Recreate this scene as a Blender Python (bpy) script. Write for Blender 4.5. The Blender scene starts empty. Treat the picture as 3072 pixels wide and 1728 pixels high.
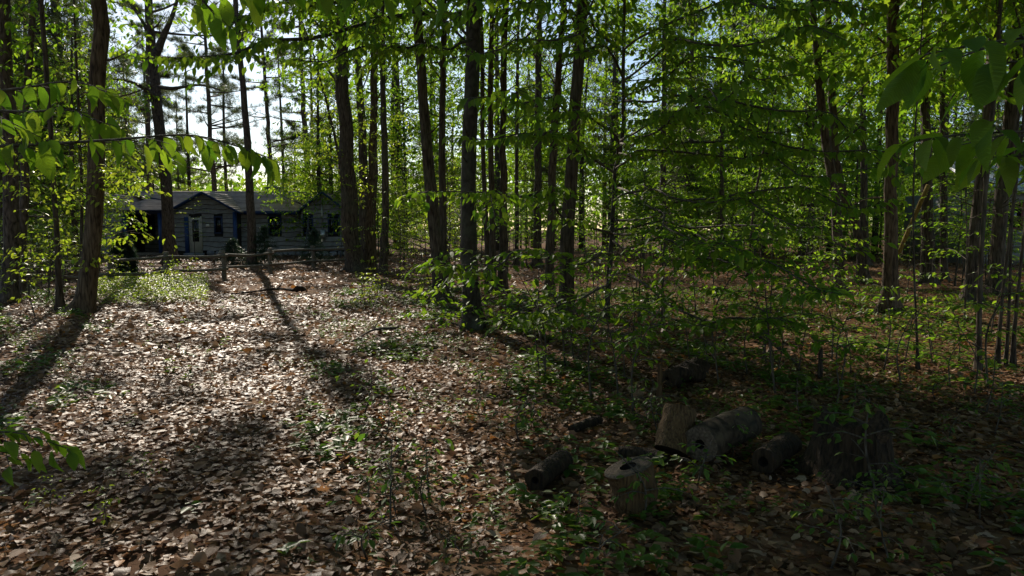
import bpy, math
import numpy as np
from mathutils import Vector, Matrix, Quaternion

rng = np.random.default_rng(11)
sc = bpy.context.scene
col = sc.collection
R = math.radians

# ------------------------------------------------------------------ camera
F = 2194.0                      # focal length in pixels of a 3072 wide frame
CAM_H = 1.6
PITCH = math.atan((864 - 675) / F)
cd = bpy.data.cameras.new('camera')
cam = bpy.data.objects.new('camera', cd); col.objects.link(cam)
cam.location = (0, 0, CAM_H)
cam.rotation_euler = (math.pi / 2 - PITCH, 0, 0)
cd.sensor_width = 36.0
cd.lens = F / 3072 * 36.0
cd.clip_start = 0.05; cd.clip_end = 1200
sc.camera = cam

# ------------------------------------------------------------------ sky, sun, exposure
SUN_EL, SUN_AZ = 31.0, -22.3    # azimuth from +Y, negative is towards -X
w = bpy.data.worlds.new('World'); sc.world = w; w.use_nodes = True
wn = w.node_tree.nodes; wl = w.node_tree.links
sky = wn.new('ShaderNodeTexSky'); sky.sky_type = 'NISHITA'; sky.sun_disc = False
sky.sun_elevation = R(SUN_EL); sky.sun_rotation = R(SUN_AZ)
sky.air_density = 1.0; sky.dust_density = 0.38; sky.ozone_density = 1.5
wl.new(sky.outputs[0], wn['Background'].inputs[0])
wn['Background'].inputs[1].default_value = 0.095
SUN = Vector((math.sin(R(SUN_AZ)) * math.cos(R(SUN_EL)), math.cos(R(SUN_AZ)) * math.cos(R(SUN_EL)), math.sin(R(SUN_EL))))
sl = bpy.data.lights.new('sun', 'SUN'); sl.energy = 5.0; sl.angle = R(0.53); sl.color = (1.0, 0.90, 0.76)
so = bpy.data.objects.new('sun', sl); col.objects.link(so)
so.rotation_euler = SUN.to_track_quat('Z', 'Y').to_euler()
sc.view_settings.view_transform = 'Standard'; sc.view_settings.look = 'None'
sc.view_settings.exposure = 0.42; sc.view_settings.gamma = 1.0
sc.view_settings.use_curve_mapping = False
cy = sc.cycles
cy.max_bounces = 5; cy.diffuse_bounces = 3; cy.glossy_bounces = 2; cy.transmission_bounces = 5; cy.transparent_max_bounces = 4
cy.caustics_reflective = False; cy.caustics_refractive = False
cy.sample_clamp_indirect = 4.0
cy.use_denoising = True; cy.adaptive_threshold = 0.02

# ------------------------------------------------------------------ helpers
cp, sp_ = math.cos(PITCH), math.sin(PITCH)
def ray(px, py):
    dx = (px - 1536) / F; dy = -(py - 864) / F
    return np.array([dx, cp + dy * sp_, -sp_ + dy * cp])
def gz(x, y):
    return 0.035 * np.sin(x * .8 + .4) * np.cos(y * .55) + 0.02 * np.sin(x * 1.9 + y * 1.3) + 0.012 * np.sin(y * 2.7 - x * .9)
def at_ground(px, py):
    d = ray(px, py); t = -CAM_H / d[2]
    return np.array([d[0] * t, d[1] * t, 0.0])
def at_depth(px, py, Y):
    d = ray(px, py); t = Y / d[1]
    return np.array([d[0] * t, Y, CAM_H + d[2] * t])
def nrm(v):
    v = np.asarray(v, float)
    return v / np.maximum(np.linalg.norm(v, axis=-1, keepdims=True), 1e-9)
def make_mesh(name, V, faces, mats, slots=None, smooth=False):
    """V (N,3); faces: list of int arrays (M,k), each of a constant k"""
    V = np.asarray(V, np.float32)
    if not isinstance(faces, (list, tuple)): faces = [faces]
    faces = [np.asarray(f, np.int32) for f in faces if len(f)]
    me = bpy.data.meshes.new(name)
    nl = sum(f.size for f in faces); npoly = sum(len(f) for f in faces)
    me.vertices.add(len(V)); me.vertices.foreach_set('co', V.ravel())
    me.loops.add(nl); me.polygons.add(npoly)
    me.loops.foreach_set('vertex_index', np.concatenate([f.ravel() for f in faces]))
    tot = np.concatenate([np.full(len(f), f.shape[1], np.int32) for f in faces])
    st = np.concatenate([[0], np.cumsum(tot)[:-1]]).astype(np.int32)
    me.polygons.foreach_set('loop_start', st)
    if not isinstance(mats, (list, tuple)): mats = [mats]
    for m in mats: me.materials.append(m)
    if slots is not None: me.polygons.foreach_set('material_index', np.asarray(slots, np.int32))
    if smooth: me.polygons.foreach_set('use_smooth', np.ones(npoly, bool))
    me.update(calc_edges=True); me.validate()
    return me
def link(name, me, parent=None, loc=None):
    o = bpy.data.objects.new(name, me); col.objects.link(o)
    if loc is not None: o.location = loc
    if parent is not None: o.parent = parent
    return o
def tag(o, label=None, cat=None, group=None, kind=None):
    if label: o['label'] = label
    if cat: o['category'] = cat
    if group: o['group'] = group
    if kind: o['kind'] = kind
    return o
def empty(name, loc, label=None, cat=None, group=None):
    o = bpy.data.objects.new(name, None); col.objects.link(o); o.location = tuple(loc)
    o.empty_display_size = .2
    return tag(o, label, cat, group)
def copy_tree(o, parent=None):
    c = o.copy(); col.objects.link(c); c.parent = parent
    for ch in list(o.children): copy_tree(ch, c)
    return c
class MB:
    """collects polygons of several sizes"""
    def __init__(s): s.V = []; s.F = {}; s.n = 0
    def add(s, V, faces):
        V = np.asarray(V, float); s.V.append(V)
        for f in (faces if isinstance(faces, list) else [faces]):
            f = np.asarray(f, int)
            s.F.setdefault(f.shape[1], []).append(f + s.n)
        s.n += len(V)
    def box(s, x0, x1, y0, y1, z0, z1):
        V = [(x, y, z) for x in (x0, x1) for y in (y0, y1) for z in (z0, z1)]
        s.add(V, np.array([[0, 1, 3, 2], [4, 6, 7, 5], [0, 4, 5, 1], [2, 3, 7, 6], [0, 2, 6, 4], [1, 5, 7, 3]]))
    def obj(s, name, mat, parent=None, loc=(0, 0, 0), smooth=False):
        V = np.concatenate(s.V) - np.asarray(loc)
        me = make_mesh(name, V, [np.concatenate(f) for f in s.F.values()], mat, smooth=smooth)
        return link(name, me, parent)
def catmull(P, n):
    P = np.asarray(P, float)
    if len(P) == 2: P = np.array([P[0], (P[0] + P[1]) / 2, P[1]])
    Q = np.vstack([2 * P[0] - P[1], P, 2 * P[-1] - P[-2]])
    u = np.linspace(0, len(P) - 1 - 1e-6, n); i = u.astype(int); t = (u - i)[:, None]
    p0, p1, p2, p3 = Q[i], Q[i + 1], Q[i + 2], Q[i + 3]
    return .5 * (2 * p1 + (p2 - p0) * t + (2 * p0 - 5 * p1 + 4 * p2 - p3) * t ** 2 + (3 * p1 - p0 - 3 * p2 + p3) * t ** 3)
def tube(P, rad, ns=10, rough=0.0, seed=0, cap=True, fine=0.0):
    """bent tapering tube with an uneven skin"""
    P = np.asarray(P, float); n = len(P); rad = np.broadcast_to(np.asarray(rad, float), (n,))
    T = np.gradient(P, axis=0); T = nrm(T)
    ref = np.array([0, 1, 0.]) if abs(T[:, 1]).mean() < .8 else np.array([1., 0, 0])
    X = nrm(np.cross(ref, T)); Y = np.cross(T, X)
    a = np.linspace(0, 2 * math.pi, ns, endpoint=False)
    s = np.random.default_rng(seed); z = np.linspace(0, 1, n)[:, None]
    k = np.ones((n, ns))
    if rough:
        for f in (2, 3, 5):
            k += rough / f * 1.6 * np.sin(f * a[None] + s.uniform(0, 6.3) + 3 * np.sin(z * s.uniform(3, 9) + s.uniform(0, 6)))
    if fine: k += s.normal(0, fine, (n, ns))
    r = rad[:, None] * k
    V = P[:, None] + r[..., None] * (np.cos(a)[None, :, None] * X[:, None] + np.sin(a)[None, :, None] * Y[:, None])
    i = np.arange(n - 1)[:, None] * ns; j = np.arange(ns)[None]
    q = np.stack([i + j, i + (j + 1) % ns, i + ns + (j + 1) % ns, i + ns + j], -1).reshape(-1, 4)
    fs = [q]
    V = V.reshape(-1, 3)
    if cap:
        V = np.vstack([V, P[0], P[-1]]); b = n * ns
        j = np.arange(ns)
        fs.append(np.stack([np.full(ns, b), (j + 1) % ns, j], 1))
        fs.append(np.stack([np.full(ns, b + 1), (n - 1) * ns + j, (n - 1) * ns + (j + 1) % ns], 1))
    return V, fs
def sticks(A, B, ra, rb):
    """many thin three-sided twigs at once"""
    A = np.asarray(A, float); B = np.asarray(B, float); n = len(A)
    T = nrm(B - A); X = nrm(np.cross(T, np.array([.3, .2, .93]))); Y = np.cross(T, X)
    ra = np.broadcast_to(ra, (n,))[:, None]; rb = np.broadcast_to(rb, (n,))[:, None]
    rows = []
    for P, r in ((A, ra), (B, rb)):
        for k in range(3):
            a = k * 2.0944; rows.append(P + r * (math.cos(a) * X + math.sin(a) * Y))
    V = np.stack(rows, 1).reshape(-1, 3)
    base = np.array([[0, 1, 4, 3], [1, 2, 5, 4], [2, 0, 3, 5]])
    return V, (base[None] + (np.arange(n) * 6)[:, None, None]).reshape(-1, 4)

# ------------------------------------------------------------------ materials
def mat(name):
    m = bpy.data.materials.new(name); m.use_nodes = True
    t = m.node_tree; n = t.nodes; n.clear()
    out = n.new('ShaderNodeOutputMaterial')
    return m, t, n, t.links, out
def ramp(n, stops, interp='LINEAR'):
    r = n.new('ShaderNodeValToRGB'); e = r.color_ramp; e.interpolation = interp
    while len(e.elements) < len(stops): e.elements.new(.5)
    for el, (p, c) in zip(e.elements, stops):
        el.position = p; el.color = (*c, 1)
    return r
def island_random(n, l):
    g = n.new('ShaderNodeNewGeometry'); o = n.new('ShaderNodeObjectInfo')
    a = n.new('ShaderNodeMath'); a.operation = 'ADD'
    l.new(g.outputs['Random Per Island'], a.inputs[0]); l.new(o.outputs['Random'], a.inputs[1])
    f = n.new('ShaderNodeMath'); f.operation = 'FRACT'; l.new(a.outputs[0], f.inputs[0])
    return f.outputs[0]
def leaf_material(name, refl, trans, rough=.42, spec=.4, veins=False, mixf=.5):
    m, t, n, l, out = mat(name)
    v = island_random(n, l)
    k = len(refl) - 1
    r1 = ramp(n, [(i / k, c) for i, c in enumerate(refl)]); r2 = ramp(n, [(i / k, c) for i, c in enumerate(trans)])
    l.new(v, r1.inputs[0]); l.new(v, r2.inputs[0])
    b = n.new('ShaderNodeBsdfPrincipled'); b.inputs['Roughness'].default_value = rough
    b.inputs['Specular IOR Level'].default_value = spec
    tr = n.new('ShaderNodeBsdfTranslucent')
    l.new(r1.outputs[0], b.inputs['Base Color']); l.new(r2.outputs[0], tr.inputs['Color'])
    if veins:
        tc = n.new('ShaderNodeTexCoord'); sx = n.new('ShaderNodeSeparateXYZ'); l.new(tc.outputs['Object'], sx.inputs[0])
        ab = n.new('ShaderNodeMath'); ab.operation = 'ABSOLUTE'; l.new(sx.outputs[1], ab.inputs[0])
        m1 = n.new('ShaderNodeMath'); m1.operation = 'MULTIPLY_ADD'; l.new(ab.outputs[0], m1.inputs[0])
        m1.inputs[1].default_value = -.75; l.new(sx.outputs[0], m1.inputs[2])
        m2 = n.new('ShaderNodeMath'); m2.operation = 'MULTIPLY'; l.new(m1.outputs[0], m2.inputs[0]); m2.inputs[1].default_value = 75.0
        m3 = n.new('ShaderNodeMath'); m3.operation = 'SINE'; l.new(m2.outputs[0], m3.inputs[0])
        vr = ramp(n, [(.0, (1.35, 1.35, 1.35)), (.12, (1, 1, 1)), (1, (.85, .85, .85))]); va = n.new('ShaderNodeMath'); va.operation = 'ABSOLUTE'; l.new(m3.outputs[0], va.inputs[0]); l.new(va.outputs[0], vr.inputs[0])
        nz = n.new('ShaderNodeTexNoise'); nz.inputs['Scale'].default_value = 4; l.new(tc.outputs['Object'], nz.inputs['Vector'])
        mu = n.new('ShaderNodeMix'); mu.data_type = 'RGBA'; mu.blend_type = 'MULTIPLY'; mu.inputs[0].default_value = 1; l.new(r2.outputs[0], mu.inputs[6]); l.new(vr.outputs[0], mu.inputs[7]); l.new(mu.outputs[2], tr.inputs['Color'])
        bp = n.new('ShaderNodeBump'); bp.inputs['Strength'].default_value = .16; bp.inputs['Distance'].default_value = .004
        l.new(m3.outputs[0], bp.inputs['Height'])
        l.new(bp.outputs[0], b.inputs['Normal']); l.new(bp.outputs[0], tr.inputs['Normal'])
    mx = n.new('ShaderNodeMixShader'); mx.inputs[0].default_value = mixf
    l.new(b.outputs[0], mx.inputs[1]); l.new(tr.outputs[0], mx.inputs[2]); l.new(mx.outputs[0], out.inputs[0])
    return m
GR = [(.07, .145, .015), (.085, .165, .018), (.115, .18, .02), (.06, .135, .018)]
GT = [(.23, .46, .016), (.31, .53, .022), (.42, .58, .03), (.19, .42, .02)]
M_LEAF = leaf_material('beech_leaf', GR, GT, spec=.25, rough=.5)
M_NEAR = leaf_material('near_beech_leaf', GR, GT, veins=True, rough=.55, spec=.22)
M_CANOPY = leaf_material('canopy_leaf', GR, GT, spec=.25, rough=.5)
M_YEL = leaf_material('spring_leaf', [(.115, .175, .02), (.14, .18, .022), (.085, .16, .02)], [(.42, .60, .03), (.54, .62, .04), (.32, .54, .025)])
M_SEED = leaf_material('seedling_leaf', [(.05, .11, .02), (.065, .12, .02), (.085, .135, .022)], [(.13, .28, .02), (.18, .32, .02), (.25, .36, .03)], spec=.25, mixf=.45)
M_NEEDLE = leaf_material('pine_needle', [(.04, .065, .025), (.06, .085, .028), (.085, .095, .035)], [(.08, .13, .03), (.13, .18, .04), (.19, .20, .055)], mixf=.35, rough=.5)
M_FIR = leaf_material('fir_needle', [(.02, .05, .03), (.035, .06, .03)], [(.03, .07, .03), (.05, .09, .03)], mixf=.3)
LIT = [(0, (.33, .19, .105)), (.14, (.18, .088, .042)), (.3, (.105, .052, .026)), (.42, (.38, .24, .14)), (.55, (.15, .075, .038)), (.66, (.27, .16, .09)), (.78, (.05, .03, .018)), (.88, (.40, .17, .04)), (.93, (.52, .37, .25)), (1, (.22, .11, .05))]
def litter_material():
    m, t, n, l, out = mat('dry_leaf')
    v = island_random(n, l); r = ramp(n, LIT); l.new(v, r.inputs[0])
    b = n.new('ShaderNodeBsdfPrincipled'); b.inputs['Roughness'].default_value = .46; b.inputs['Specular IOR Level'].default_value = .16
    tc = n.new('ShaderNodeTexCoord'); nz = n.new('ShaderNodeTexNoise'); nz.inputs['Scale'].default_value = 90; l.new(tc.outputs['Object'], nz.inputs['Vector'])
    hs = n.new('ShaderNodeHueSaturation'); mr = n.new('ShaderNodeMapRange'); mr.inputs[3].default_value = .6; mr.inputs[4].default_value = 1.35
    l.new(nz.outputs[0], mr.inputs[0]); l.new(mr.outputs[0], hs.inputs['Value']); l.new(r.outputs[0], hs.inputs['Color'])
    l.new(hs.outputs[0], b.inputs['Base Color'])
    bp = n.new('ShaderNodeBump'); bp.inputs['Strength'].default_value = .4; bp.inputs['Distance'].default_value = .003; l.new(nz.outputs[0], bp.inputs['Height']); l.new(bp.outputs[0], b.inputs['Normal'])
    tr = n.new('ShaderNodeBsdfTranslucent'); l.new(hs.outputs[0], tr.inputs['Color'])
    mx = n.new('ShaderNodeMixShader'); mx.inputs[0].default_value = .36
    l.new(b.outputs[0], mx.inputs[1]); l.new(tr.outputs[0], mx.inputs[2]); l.new(mx.outputs[0], out.inputs[0])
    return m
M_LITTER = litter_material()
def ground_material():
    m, t, n, l, out = mat('forest_soil')
    tc = n.new('ShaderNodeTexCoord')
    vo = n.new('ShaderNodeTexVoronoi'); vo.inputs['Scale'].default_value = 15; vo.inputs['Randomness'].default_value = 1
    nz0 = n.new('ShaderNodeTexNoise'); nz0.inputs['Scale'].default_value = 7; l.new(tc.outputs['Object'], nz0.inputs['Vector'])
    mxv = n.new('ShaderNodeMix'); mxv.data_type = 'RGBA'; mxv.inputs[0].default_value = .12
    l.new(tc.outputs['Object'], mxv.inputs[6]); l.new(nz0.outputs['Color'], mxv.inputs[7]); l.new(mxv.outputs[2], vo.inputs['Vector'])
    sx = n.new('ShaderNodeSeparateColor'); l.new(vo.outputs['Color'], sx.inputs[0])
    r = ramp(n, [(p, tuple(.75 * c for c in cc)) for p, cc in LIT]); l.new(sx.outputs[0], r.inputs[0])
    nz = n.new('ShaderNodeTexNoise'); nz.inputs['Scale'].default_value = .7; nz.inputs['Detail'].default_value = 6; l.new(tc.outputs['Object'], nz.inputs['Vector'])
    r2 = ramp(n, [(.42, (0, 0, 0)), (.62, (1, 1, 1))]); l.new(nz.outputs[0], r2.inputs[0])
    mx = n.new('ShaderNodeMix'); mx.data_type = 'RGBA'; l.new(r2.outputs[0], mx.inputs[0]); l.new(r.outputs[0], mx.inputs[6]); mx.inputs[7].default_value = (.085, .045, .026, 1)
    b = n.new('ShaderNodeBsdfPrincipled'); b.inputs['Roughness'].default_value = .9; b.inputs['Specular IOR Level'].default_value = .04
    l.new(mx.outputs[2], b.inputs['Base Color'])
    bp = n.new('ShaderNodeBump'); bp.inputs['Strength'].default_value = .9; bp.inputs['Distance'].default_value = .03; l.new(sx.outputs[1], bp.inputs['Height'])
    l.new(bp.outputs[0], b.inputs['Normal']); l.new(b.outputs[0], out.inputs[0])
    return m
M_GROUND = ground_material()
def bark_material(name, c1, c2, c3, scale=9.0, stretch=.16, strength=.9, moss=0.0):
    m, t, n, l, out = mat(name)
    tc = n.new('ShaderNodeTexCoord'); mp = n.new('ShaderNodeMapping'); mp.inputs['Scale'].default_value = (1, 1, stretch)
    l.new(tc.outputs['Object'], mp.inputs[0])
    nz = n.new('ShaderNodeTexNoise'); nz.inputs['Scale'].default_value = scale * 2.2; nz.inputs['Detail'].default_value = 6; nz.inputs['Distortion'].default_value = 1.2
    l.new(mp.outputs[0], nz.inputs['Vector'])
    vo = n.new('ShaderNodeTexVoronoi'); vo.feature = 'DISTANCE_TO_EDGE'; vo.inputs['Scale'].default_value = scale * 2.0; l.new(mp.outputs[0], vo.inputs['Vector'])
    ad = n.new('ShaderNodeMath'); ad.operation = 'MULTIPLY_ADD'; l.new(vo.outputs['Distance'], ad.inputs[0]); ad.inputs[1].default_value = .7; l.new(nz.outputs[0], ad.inputs[2])
    r = ramp(n, [(.38, c1), (.55, c2), (.82, c3)]); l.new(ad.outputs[0], r.inputs[0])
    colr = r.outputs[0]
    n2 = n.new('ShaderNodeTexNoise'); n2.inputs['Scale'].default_value = 2.3; n2.inputs['Detail'].default_value = 5; l.new(tc.outputs['Object'], n2.inputs['Vector'])
    rr = ramp(n, [(.5, (0, 0, 0)), (.66, (1, 1, 1))]); l.new(n2.outputs[0], rr.inputs[0])
    mm = n.new('ShaderNodeMath'); mm.operation = 'MULTIPLY'; l.new(rr.outputs[0], mm.inputs[0]); mm.inputs[1].default_value = moss
    mx = n.new('ShaderNodeMix'); mx.data_type = 'RGBA'; l.new(mm.outputs[0], mx.inputs[0]); l.new(colr, mx.inputs[6]); mx.inputs[7].default_value = (.085, .09, .06, 1)
    b = n.new('ShaderNodeBsdfPrincipled'); b.inputs['Roughness'].default_value = .85; b.inputs['Specular IOR Level'].default_value = .25
    l.new(mx.outputs[2], b.inputs['Base Color'])
    bp = n.new('ShaderNodeBump'); bp.inputs['Strength'].default_value = strength; bp.inputs['Distance'].default_value = .03; l.new(ad.outputs[0], bp.inputs['Height'])
    l.new(bp.outputs[0], b.inputs['Normal']); l.new(b.outputs[0], out.inputs[0])
    return m
M_BARK = bark_material('furrowed_bark', (.02, .014, .010), (.065, .046, .032), (.125, .095, .07), moss=.35)
M_BARKW = bark_material('warm_bark', (.024, .015, .009), (.085, .056, .033), (.155, .11, .07))
M_SMOOTH = bark_material('smooth_bark', (.022, .017, .012), (.042, .034, .026), (.07, .058, .045), scale=5, stretch=.6, strength=.35, moss=.6)
M_PINE = bark_material('pine_bark', (.025, .018, .013), (.08, .057, .043), (.14, .105, .08), scale=7, stretch=.3)
M_TWIG = bark_material('twig_bark', (.03, .024, .018), (.07, .055, .04), (.11, .09, .07), scale=20, strength=.3)
M_ROT = bark_material('rotten_bark', (.010, .006, .003), (.03, .018, .009), (.055, .034, .018), scale=14, moss=0.0)
M_WOOD = bark_material('bare_weathered_wood', (.036, .019, .007), (.09, .05, .021), (.145, .088, .038), scale=26, stretch=.05, strength=.7, moss=.1)
M_WOODEND = bark_material('cut_log_end', (.045, .03, .02), (.095, .068, .046), (.145, .107, .072), scale=16, stretch=1, strength=.4)
M_LOG = bark_material('log_skin', (.018, .011, .006), (.048, .031, .018), (.085, .058, .034), scale=5, stretch=1, strength=.3, moss=.2)
M_RAIL = bark_material('weathered_rail', (.06, .05, .038), (.14, .118, .092), (.21, .185, .15), scale=16, stretch=1, strength=.5)
M_YPOLE = bark_material('yellowed_wood', (.12, .08, .02), (.20, .135, .03), (.27, .19, .045), scale=12, strength=.3)
M_HOLE = bark_material('charred_heart', (.008, .006, .005), (.016, .012, .009), (.025, .02, .015))
def plain(name, c, rough=.6, spec=.4, var=.15, scale=30, metal=0.0, bump=.2):
    m, t, n, l, out = mat(name)
    tc = n.new('ShaderNodeTexCoord'); nz = n.new('ShaderNodeTexNoise'); nz.inputs['Scale'].default_value = scale; nz.inputs['Detail'].default_value = 5
    l.new(tc.outputs['Object'], nz.inputs['Vector'])
    oi = n.new('ShaderNodeObjectInfo'); ad = n.new('ShaderNodeMath'); ad.operation = 'MULTIPLY_ADD'; l.new(oi.outputs['Random'], ad.inputs[0]); ad.inputs[1].default_value = .35; l.new(nz.outputs[0], ad.inputs[2])
    r = ramp(n, [(.3, tuple(x * (1 - var) for x in c)), (.95, tuple(min(1, x * (1 + var)) for x in c))]); l.new(ad.outputs[0], r.inputs[0])
    b = n.new('ShaderNodeBsdfPrincipled'); b.inputs['Roughness'].default_value = rough; b.inputs['Specular IOR Level'].default_value = spec; b.inputs['Metallic'].default_value = metal
    l.new(r.outputs[0], b.inputs['Base Color'])
    bp = n.new('ShaderNodeBump'); bp.inputs['Strength'].default_value = bump; bp.inputs['Distance'].default_value = .01; l.new(nz.outputs[0], bp.inputs['Height']); l.new(bp.outputs[0], b.inputs['Normal'])
    l.new(b.outputs[0], out.inputs[0])
    return m
M_SIDING = plain('grey_painted_plank', (.215, .22, .222), .7, .3, .3, 5)
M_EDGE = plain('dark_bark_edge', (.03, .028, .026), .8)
M_BLUE = plain('blue_painted_trim', (.016, .05, .17), .45, .4, .15)
M_FASCIA = plain('dark_blue_fascia', (.012, .034, .10), .5, .3, .15)
M_NAVY = plain('navy_window_frame', (.015, .03, .085), .45, .4, .15)
M_SHINGLE = plain('grey_brown_shingle', (.38, .30, .245), .8, .3, .4, 4)
M_CREAM = plain('cream_door_paint', (.55, .52, .45), .5, .4, .08)
M_GLASS = plain('dark_window_glass', (.012, .014, .014), .04, .8, .1, 2, bump=0)
M_DARK = plain('dark_interior', (.02, .018, .016), .8)
M_STONE = plain('foundation_stone', (.19, .20, .22), .85, .3, .4, 6, bump=.6)
M_WHITE = plain('white_plate', (.75, .74, .72), .5)
M_METAL = plain('galvanised_metal', (.50, .52, .54), .35, .5, .15, 20, metal=.9)
M_STEEL = plain('dark_tube_steel', (.05, .055, .07), .4, .5)
M_PALE = plain('pale_siding_board', (.20, .21, .22), .6, .3, .1)
M_RED = plain('red_brown_trim', (.13, .035, .025), .6)
M_DIRT = plain('packed_dirt', (.26, .19, .155), .9, .2, .35, 4, bump=.6)

# ------------------------------------------------------------------ ground
def axis(a, b, fine0, fine1, step, big):
    m = np.arange(fine0, fine1 + 1e-6, step)
    lo = fine0 - np.cumsum(np.geomspace(step, big, 40)); hi = fine1 + np.cumsum(np.geomspace(step, big, 40))
    return np.concatenate([lo[lo > a][::-1], m, hi[hi < b]])
gx = axis(-260, 260, -16, 16, .2, 22); gy = axis(-80, 520, -1, 26, .2, 24)
GX, GY = np.meshgrid(gx, gy, indexing='ij')
V = np.stack([GX, GY, gz(GX, GY)], -1).reshape(-1, 3)
i = np.arange(len(gx) - 1)[:, None] * len(gy); j = np.arange(len(gy) - 1)[None]
q = np.stack([i + j, i + len(gy) + j, i + len(gy) + j + 1, i + j + 1], -1).reshape(-1, 4)
ground = tag(link('ground', make_mesh('ground', V, q, M_GROUND, smooth=True)), kind='structure')
# dirt driveway beyond the fence
P = np.array([at_ground(120, 800), at_ground(330, 806), at_ground(520, 800), at_ground(690, 790)])
c = catmull(P, 40); side = np.array([0, 1.0, 0])
V = np.concatenate([c - side * 1.1, c + side * 1.3]); V[:, 2] = gz(V[:, 0], V[:, 1]) + .012
k = np.arange(39)
tag(link('dirt_path', make_mesh('dirt_path', V, np.stack([k, k + 1, k + 41, k + 40], 1), M_DIRT)), kind='structure')

# ------------------------------------------------------------------ leaves
TLO = np.array([(0, 0, 0), (.34, .25, .05), (.68, .20, .0), (1, 0, -.14), (.68, -.20, .0), (.34, -.25, .05)])
FLO = np.array([[0, 3, 2, 1], [0, 5, 4, 3]])
def hi_leaf(bend, fold, wave, ph, curl=0.0, wid=.235):
    ts = [0, .12, .3, .5, .72, .9, 1.0]; ws = [.03, .6, .95, 1, .72, .3, .02]
    V = []
    for t, wv in zip(ts, ws):
        z = -bend * t * t + curl * t * (1 - t)
        for s in (-1, 0, 1):
            y = s * wv * wid; V.append((t - abs(s) * .02, y, z + fold * abs(s) * wv + wave * math.sin(9 * t + ph + s * 1.4) * (abs(s) * wv)))
    f = []
    for a in range(6):
        for b in range(2): f.append((a * 3 + b, a * 3 + 3 + b, a * 3 + 4 + b, a * 3 + 1 + b))
    return np.array(V), np.array(f)
HI = [hi_leaf(.25, .09, .03, 0), hi_leaf(.5, .13, .035, 2), hi_leaf(.10, .07, .03, 4), hi_leaf(.35, .17, .04, 5), hi_leaf(.3, .03, .05, 1, wid=.2), hi_leaf(.6, .10, .03, 3, wid=.26)]
def dry_leaf(bend, fold, wave, ph, curl, wid):
    ts = [0, .25, .6, 1.0]; ws = [.12, .9, 1, .06]
    V = []
    for t, wv in zip(ts, ws):
        for s in (-1, 0, 1):
            V.append((t - .5, s * wv * wid, -bend * (t - .5) ** 2 + fold * abs(s) * wv + wave * math.sin(8 * t + ph + 2 * s)))
    f = [(a * 3 + b, a * 3 + 3 + b, a * 3 + 4 + b, a * 3 + 1 + b) for a in range(3) for b in range(2)]
    return np.array(V), np.array(f)
DRY = [dry_leaf(.25, .05, .03, 0, 0, .30), dry_leaf(-.4, .03, .04, 1, 0, .24), dry_leaf(.1, .12, .03, 3, 0, .34), dry_leaf(-.15, -.07, .05, 2, 0, .2), dry_leaf(.6, .04, .04, 4, 0, .36)]
class Leaves:
    def __init__(s): s.P = []; s.U = []; s.N = []; s.S = []
    def add(s, P, U, N, S):
        P = np.atleast_2d(P)
        if not len(P): return
        s.P.append(P); s.U.append(np.broadcast_to(U, P.shape)); s.N.append(np.broadcast_to(N, P.shape)); s.S.append(np.broadcast_to(np.asarray(S, float), (len(P),)))
    def get(s):
        P, U, N, S = (np.concatenate(x) for x in (s.P, s.U, s.N, s.S))
        U = nrm(U); W = nrm(np.cross(N, U)); N = np.cross(U, W)
        return P, U, W, N, S
def leaf_mesh(P, U, W, N, S, T=TLO, Fc=FLO):
    V = P[:, None] + S[:, None, None] * (T[None, :, 0, None] * U[:, None] + T[None, :, 1, None] * W[:, None] + T[None, :, 2, None] * N[:, None])
    f = (Fc[None] + (np.arange(len(P)) * len(T))[:, None, None]).reshape(-1, Fc.shape[1])
    return V.reshape(-1, 3), f
HI_ME = [make_mesh('leaf', v, f, M_NEAR, smooth=True) for v, f in HI]
def leaf_objects(root, P, U, W, N, S, meshes, name='leaf'):
    loc = np.array(root.location)
    for a in range(len(P)):
        o = bpy.data.objects.new(name, meshes[a % len(meshes)])
        m = Matrix(((U[a][0], W[a][0], N[a][0]), (U[a][1], W[a][1], N[a][1]), (U[a][2], W[a][2], N[a][2])))
        o.rotation_mode = 'QUATERNION'; o.rotation_quaternion = m.to_quaternion()
        o.location = P[a] - loc; s = float(S[a]); o.scale = (s, s * (.85 + .3 * ((a * 7) % 10) / 10), s)
        o.parent = root; col.objects.link(o)
def in_view(P, mx=0.02):
    d = P - np.array([0, 0, CAM_H]); z = d[:, 1] * cp - d[:, 2] * sp_; y = d[:, 1] * sp_ + d[:, 2] * cp
    return (z > .2) & (abs(d[:, 0] / np.maximum(z, .01)) < .70 + mx) & (abs(y / np.maximum(z, .01)) < .394 + mx)
def finish_leaves(root, L, n_ind, m, name='foliage', meshes=None, gap=False):
    """the n_ind leaves that show largest become parts, the rest one stuff part"""
    P, U, W, N, S = L.get(); loc = np.array(root.location)
    if gap: kk = keep_gap(P, np.random.default_rng(1), .9); P, U, W, N, S = P[kk], U[kk], W[kk], N[kk], S[kk]
    d = np.linalg.norm(P - np.array([0, 0, CAM_H]), axis=1)
    key = np.where(in_view(P), d / S, 1e9); order = np.argsort(key)
    a = order[:n_ind]; a = a[key[a] < 1e8]; rest = np.setdiff1d(np.arange(len(P)), a)
    if len(a): leaf_objects(root, P[a], U[a], W[a], N[a], S[a], meshes or HI_ME)
    if len(rest):
        V, f = leaf_mesh(P[rest] - loc, U[rest], W[rest], N[rest], S[rest])
        tag(link(name, make_mesh(name, V, f, m), root), kind='stuff')

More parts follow.
